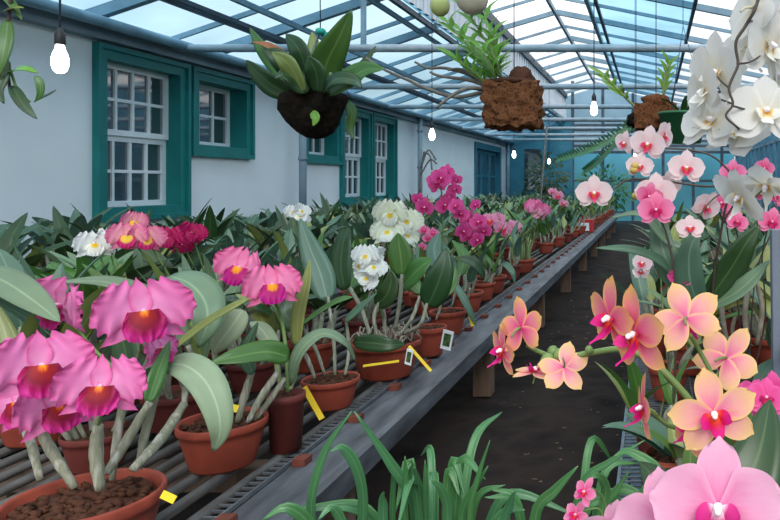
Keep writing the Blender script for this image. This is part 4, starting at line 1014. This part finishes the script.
for (x, y) in ((635,166), (636,196), (579,194), (634,170), (638,194)): m.blob(P(x, y, 1.77), .011,.011,.010, 10, 8)
m.build('buds', 'bud_yellow', pp)
hero_leaves(pp, [('leaf_grey', [(690,250,1.95),(665,240,1.93),(640,215,1.9),(610,218,1.88)], 14, (0,-.5,.9)), ('leaf_blue', [(690,290,1.95),(660,262,1.9),(630,250,1.85),(596,248,1.82)], 16, (0,-.6,.8)), ('leaf_blue', [(700,300,1.95),(670,268,1.92),(660,230,1.95),(664,200,1.98)], 26, (-.2,-.9,.2)), ('leaf_dark', [(705,305,1.95),(730,270,1.92),(745,245,1.9),(760,225,1.9)], 28, (.2,-.8,.4)), ('leaf_blue', [(700,310,1.95),(690,280,1.9),(690,250,1.88),(700,230,1.88)], 28, (0,-.95,.2)), ('leaf_grey', [(705,310,1.95),(740,290,1.9),(770,260,1.9)], 22, (.1,-.6,.8))])
pk = potted('moth orchid with hot pink round flowers under the pale pink ones', 0, 1.72, .14, .12, X=.05, seed=25, chunks=40)
for q in [(656,210,1.7,.045,.0,-.1,0), (650,196,1.72,.035,-.4,.2,.2)]: add_flower(pk, 'phal', P(*q[:3]), q[3], q[4], q[5], q[6], 0, HP)
stem(pk, [pk.location+Vector((0,0,.1)), P(676,300,1.72), P(668,240,1.72), P(657,213,1.71)], .003, 'stem_dark')
gr = random.Random(6); m = MB()
for k in range(5): gen_leaf(m, pk.location+Vector((0,0,.1)), gr.uniform(0,6.28), .2, .065, .9, -.1, gr)
m.build('foliage', 'leaf_blue', pk)
# magenta ones on the right
pm = potted('magenta moth orchid with several dark stems near the grey post', 0, 2.2, .16, .13, X=.30, seed=26, chunks=40)
for q in [(733,173,2.15,.042,.0,0,0), (722,203,2.18,.042,-.4,-.1,.1), (737,222,2.15,.036,.3,-.2,.3), (772,222,2.1,.045,.2,-.1,.2), (764,168,2.2,.034,.3,.2,.2), (776,196,2.2,.036,-.3,0,.5), (758,192,2.25,.034,.6,.3,.3), (728,212,2.2,.03,.8,0,.4)]: add_flower(pm, 'phal', P(*q[:3]), q[3], q[4], q[5], q[6], 0, HP)
b0 = pm.location+Vector((0,0,.11))
for q in ([(742,260,2.2),(728,205,2.2),(734,176,2.17)], [(765,320,2.18),(762,260,2.16),(768,226,2.12)], [(748,270,2.2),(764,200,2.22),(765,170,2.22)], [(755,280,2.2),(772,230,2.2),(777,198,2.2)], [(736,290,2.18),(730,250,2.2),(724,206,2.2)]): stem(pm, [b0]+[P(*z) for z in q], .0028, 'stem_dark')
gr = random.Random(7); m = MB()
for k in range(7): gen_leaf(m, b0, gr.uniform(0,6.28), .24, .075, 1.0, -.1, gr)
m.build('foliage', 'leaf_blue', pm)
hero_canes(pm, [([(748,345,2.1),(745,310,2.1),(752,275,2.1)], .010), ([(728,345,2.12),(722,310,2.12),(726,280,2.12)], .009), ([(757,345,2.1),(762,310,2.1),(756,280,2.1)], .009)], 'root_white')
ps = potted('orchid with two drooping pale pink flowers at the aisle edge of the mesh bench', 0, 2.55, .15, .12, X=.06, seed=27, chunks=20)
for q in [(643,263,2.4,.042,-.6,-.2,.1), (653,257,2.45,.04,.4,.3,.4), (641,272,2.42,.03,-.2,-.4,0)]: add_flower(ps, 'phal', P(*q[:3]), q[3], q[4], q[5], q[6], 0, PP)
stem(ps, [ps.location+Vector((0,0,.1)), P(662,300,2.5), P(660,265,2.46), P(654,258,2.46), P(644,263,2.42)], .003, 'cane_green'); generic(ps, 61, 5, .15, .12, (.06,.1), (.2,.28), (.05,.065), 'leaf_blue', (.5,1.1))
pq = potted('orchid with small purple-pink flowers just behind the orange spray', 0, 1.95, .13, .11, X=.015, seed=28, chunks=20, mat='terracotta_dark')
for q in [(676,276,1.9,.024,0,0,0), (684,280,1.9,.022,.3,0,.3), (679,284,1.92,.02,-.3,0,.3), (690,283,1.92,.02,.4,0,.1)]: add_flower(pq, 'phal', P(*q[:3]), q[3], q[4], q[5], q[6], 0, PH_M)
stem(pq, [pq.location+Vector((0,0,.1)), P(684,310,1.93), P(681,284,1.92)], .0025); generic(pq, 62, 4, .13, .11, (.05,.08), (.14,.2), (.04,.05), 'leaf_mid')
pn = potted('orchid with bright violet-pink drooping blooms by the lower right edge', 0, 1.25, .14, .12, X=.26, seed=29, chunks=30)
for q in [(766,398,1.2,.036,.3,-.5,.2), (756,402,1.22,.034,-.4,-.6,.4), (774,392,1.22,.036,.6,-.3,.1), (752,395,1.25,.03,-.5,-.3,.3)]: add_flower(pn, 'phal', P(*q[:3]), q[3], q[4], q[5], q[6], 0, PH_M)
stem(pn, [pn.location+Vector((0,0,.1)), P(790,440,1.24), P(785,398,1.24), P(764,396,1.22)], .003, 'stem_dark'); generic(pn, 63, 3, .14, .12, (.04,.06), (.12,.16), (.035,.045), 'leaf_dark')
for i, (px, Z, D, lab) in enumerate([(653,2.62+.55,.17,'plain terracotta pot with short leaves on the mesh bench behind the orange spray'), (690,2.9,.17,'terracotta pot with upright leaves on the mesh bench by the dark stems'), (725,3.0,.2,'terracotta pot on the mesh bench deep among the stems'), (670,3.7,.2,'leafy orchid on the mesh bench beyond the drooping pink flowers'), (700,4.3,.2,'leafy orchid farther along the mesh bench'), (662,4.9,.2,'leafy orchid at the aisle side of the far mesh bench'), (740,3.6,.2,'leafy orchid behind the magenta flowers near the grey post')]):
    r = potted('orchid in ' + lab if 'pot' in lab else lab, px, Z, D, .13, seed=120+i, chunks=30); generic(r, 130+i, 6, D, .13, (.08,.14), (.22,.32), (.06,.08), ['leaf_blue','leaf_mid','leaf_grey','leaf_dark'][i % 4], (.6,1.3))
# low pots seen through the orange flowers
for i, (px, Z, D, lab) in enumerate([(672,1.98-.4,.13,'terracotta pot just behind the orange flowers at the mesh edge'), (735,1.7,.15,'terracotta pot behind the orange flowers, right of the dark stems')]):
    r = potted('small ' + lab, px, Z, D, .12, seed=140+i, chunks=60); generic(r, 150+i, 3, D, .12, (.03,.05), (.1,.14), (.03,.04), 'leaf_mid')
fillR = variants(['leaf_blue','leaf_dark','leaf_mid'], 400, 3, nb=7, hb=(.08,.15), Ll=(.24,.34), lw=(.055,.08), elev=(.5,1.3))
LR = 'flowerless leafy orchid at the back of the right mesh bench'; GR = 'leafy orchids on the right bench'
blocked += [(o.location.x, o.location.y) for o in col.objects if o.name.startswith('potted_orchid') and o.location.x > -.3]
fillrow(.55, 2.0, 8.8, .45, .04, LR, GR, fillR, 1.1); fillrow(.95, 2.4, 8.8, .5, .04, LR, GR, fillR, 1.2); fillrow(.2, 5.4, 8.8, .5, .04, LR, GR, fillR, 1.1)
for v in fillR:
    for c in list(v.children): bpy.data.objects.remove(c)
    bpy.data.objects.remove(v)
# grey post
m = MB(); m.beam((.352, 1.84, BT), (.345, 1.84, 1.08), .065, .035)
tag(m.build('metal_post', 'post_grey', smooth=False), 'broad flat grey post leaning at the right edge among dark stems', 'post')
# dark shrub at far end
r = thing('shrub', (-3.1, 20.6, 0), 'dark bushy shrub at the far end before the glazed wall', 'shrub'); m = MB(); rr = random.Random(9)
for i in range(420):
    d = Vector((rr.gauss(0,1), rr.gauss(0,1), rr.gauss(0,1))).normalized()*rr.uniform(.4,1)
    p = Vector((-3.1, 20.6, 1.35))+Vector((d.x*.62, d.y*.6, d.z*.75)); q = p+Vector((d.x, d.y, d.z-.3))*.16
    m.leaf([p, (p+q)/2+Vector((0,0,.02)), q], .08, (rr.uniform(-1,1),-.6,.6), .2, 4)
m.build('foliage', 'leaf_dark', r); m = MB(); m.tube([(-3.1,20.6,0), (-3.1,20.6,1.4)], .04, 8); m.build('trunk', 'old_wood', r)
r = thing('shrub', (-1.4, 20.2, 0), 'green bushy plant at the aisle end before the pale blue glazing', 'shrub'); m = MB()
for i in range(420):
    d = Vector((rr.gauss(0,1), rr.gauss(0,1), rr.gauss(0,1))).normalized()*rr.uniform(.4,1)
    p = Vector((-1.4, 20.2, 1.0))+Vector((d.x*.8, d.y*.6, d.z*.7)); q = p+Vector((d.x, d.y, d.z-.3))*.2
    m.leaf([p, (p+q)/2+Vector((0,0,.02)), q], .07, (rr.uniform(-1,1),-.6,.6), .2, 4)
m.build('foliage', 'leaf_fern', r); m = MB(); m.tube([(-1.4,20.2,0), (-1.4,20.2,1.0)], .04, 8); m.build('trunk', 'old_wood', r)

# ------------------------------------------------------------------ strap-leaved plants on the floor
def strap(label, X, Z, specs, seed, nrand, tipY):
    r = thing('strap_plant', (X, Z, 0), label, 'plant')
    make_pot(r, .26, .22, 'terracotta_dark', False, 0, seed, 'soil', .9)
    rr = random.Random(seed); c = Vector((X, Z, .2))
    def one(sp, w, mat='leaf_strap'):
        m = MB(); m.leaf(sp, w, (0,-.8,.5), .3, 18, prof=lambda t: (.75+.25*math.sin(PI*t))*(1 if t < .72 else max(.03, (1-t)/.28)**.6)); m.build('leaf', mat, r, solid=.001)
    for pts, w in specs:
        a = c+Vector((rr.uniform(-.06,.06), rr.uniform(-.05,.05), 0)); one([a]+[P(*q) for q in pts], w)
    for i in range(nrand):
        az = rr.uniform(0, 2*PI); a = c+Vector((.05*math.cos(az), .05*math.sin(az), 0)); q = rr.uniform(.1,.3); h = rr.uniform(.25,.40)
        b = a+Vector((q*.45*math.cos(az), q*.45*math.sin(az), h)); d = a+Vector((q*math.cos(az), q*math.sin(az)*.8, h*rr.uniform(.75,1.1)))
        one([a, (a+b)/2+Vector((0,0,.04)), b, d], rr.uniform(.016,.024))
strap('clump of long strap leaves on the floor between the benches, at bottom centre', -.50, 1.62,
      [([(340,600,1.5),(312,520,1.45),(324,455,1.42),(352,411,1.4)], .02), ([(430,600,1.55),(417,510,1.5),(390,462,1.46),(354,411,1.42)], .022), ([(360,600,1.5),(364,510,1.45),(358,470,1.42),(343,448,1.4),(330,452,1.38)], .022),
       ([(410,600,1.5),(405,520,1.45),(406,480,1.42),(405,456,1.4)], .016), ([(400,600,1.6),(393,520,1.55),(394,480,1.52),(392,470,1.5)], .014), ([(430,600,1.55),(426,520,1.5),(426,480,1.47),(425,460,1.46)], .014), ([(430,600,1.6),(424,520,1.55),(418,482,1.52),(414,466,1.5)], .02),
       ([(440,600,1.5),(448,520,1.45),(442,490,1.42),(430,480,1.4)], .02), ([(480,600,1.5),(470,520,1.48),(478,478,1.46),(490,440,1.44)], .013), ([(470,600,1.55),(462,520,1.5),(474,490,1.48),(488,466,1.46)], .02), ([(350,620,1.45),(320,540,1.4),(290,508,1.36),(262,520,1.34)], .024),
       ([(390,600,1.42),(384,530,1.4),(384,500,1.38),(384,492,1.36)], .022), ([(360,600,1.42),(345,530,1.4),(332,508,1.38),(318,520,1.36)], .02)], 5, 14, 0)
strap('looser strap-leaved plant on the floor beside the mesh bench edge', -.20, 1.52,
      [([(540,620,1.4),(535,520,1.35),(556,490,1.32),(578,466,1.3)], .022), ([(560,600,1.4),(580,490,1.38),(610,462,1.36),(645,440,1.35)], .014), ([(580,600,1.4),(600,520,1.35),(606,490,1.33),(598,476,1.3),(588,480,1.28)], .018), ([(600,600,1.35),(640,500,1.3),(660,474,1.28),(630,452,1.28),(614,456,1.26)], .02), ([(520,620,1.4),(506,530,1.36),(510,505,1.34),(516,490,1.32)], .02),
       ([(500,620,1.45),(492,540,1.4),(506,512,1.38),(525,510,1.36)], .022), ([(570,620,1.4),(585,515,1.36),(610,498,1.35),(630,470,1.34)], .016)], 9, 8, 0)
# small pink flowers low by the mesh bench
r = potted('little plant with small pink hanging bells low beside the mesh bench', 0, 1.30, .12, .11, X=-.19, seed=33, chunks=10, z=0, cat='orchid')
for q in [(585,492,1.18,.026,-.8,-.5,.2), (576,515,1.2,.026,-.6,-.6,.3)]: add_flower(r, 'star', P(*q[:3]), q[3], q[4], q[5], q[6], 0, ('hotpink_petal','orange_lip'))
stem(r, [r.location+Vector((0,0,.09)), P(600,620,1.28), P(606,530,1.24), P(604,500,1.22), P(592,488,1.2), P(586,490,1.19)], .002); stem(r, [P(606,530,1.24), P(600,510,1.23), P(588,510,1.22), P(578,514,1.21)], .0018)
gr = random.Random(8); m = MB()
for k in range(6): gen_leaf(m, r.location+Vector((0,0,.09)), gr.uniform(0,6.28), .16, .02, 1.2, .2, gr)
m.build('foliage', 'leaf_mid', r)

# ------------------------------------------------------------------ light, sky, camera
w = bpy.data.worlds.new('sky'); bpy.context.scene.world = w; w.use_nodes = True
nt = w.node_tree; bg = nt.nodes['Background']
tc = N(nt, 'ShaderNodeTexCoord'); no = N(nt, 'ShaderNodeTexNoise'); no.inputs['Scale'].default_value = 2.2; no.inputs['Detail'].default_value = 5
nt.links.new(tc.outputs['Generated'], no.inputs['Vector'])
r = ramp(nt, [(.36, (.72,.86,1.0,1)), (.58, (1,1,1,1))], no.outputs['Fac'])
sx = N(nt, 'ShaderNodeSeparateXYZ'); nt.links.new(tc.outputs['Generated'], sx.inputs[0])
hz = ramp(nt, [(.0, (.0,.0,.0,1)), (.30, (1,1,1,1))], sx.outputs[2])
mx = N(nt, 'ShaderNodeMix', data_type='RGBA'); mx.inputs[6].default_value = (.16,.18,.17,1); nt.links.new(hz.outputs[0], mx.inputs[0]); nt.links.new(r.outputs[0], mx.inputs[7])
nt.links.new(mx.outputs[2], bg.inputs['Color']); bg.inputs['Strength'].default_value = 2.0
sun = bpy.data.lights.new('sun', 'SUN'); sun.energy = 1.9; sun.angle = math.radians(25); sun.color = (1, .96, .9)
so = bpy.data.objects.new('sun', sun); col.objects.link(so); so.rotation_euler = (math.radians(48), 0, math.radians(18)); so.location = (2, -3, 8)
cam = bpy.data.cameras.new('camera'); co = bpy.data.objects.new('camera', cam); col.objects.link(co)
co.location = (0, 0, CZ); co.rotation_euler = (PI/2, 0, 0)
cam.sensor_width = 36; cam.sensor_fit = 'HORIZONTAL'; cam.lens = F/780*36; cam.shift_x = (390-652)/780; cam.shift_y = -(260-184)/780; cam.clip_start = .02; cam.clip_end = 200
sc = bpy.context.scene; sc.camera = co
vs = sc.view_settings; vs.view_transform = 'Standard'; vs.look = 'None'; vs.gamma = 1; vs.use_curve_mapping = False; vs.exposure = .22
sc.cycles.transparent_max_bounces = 16
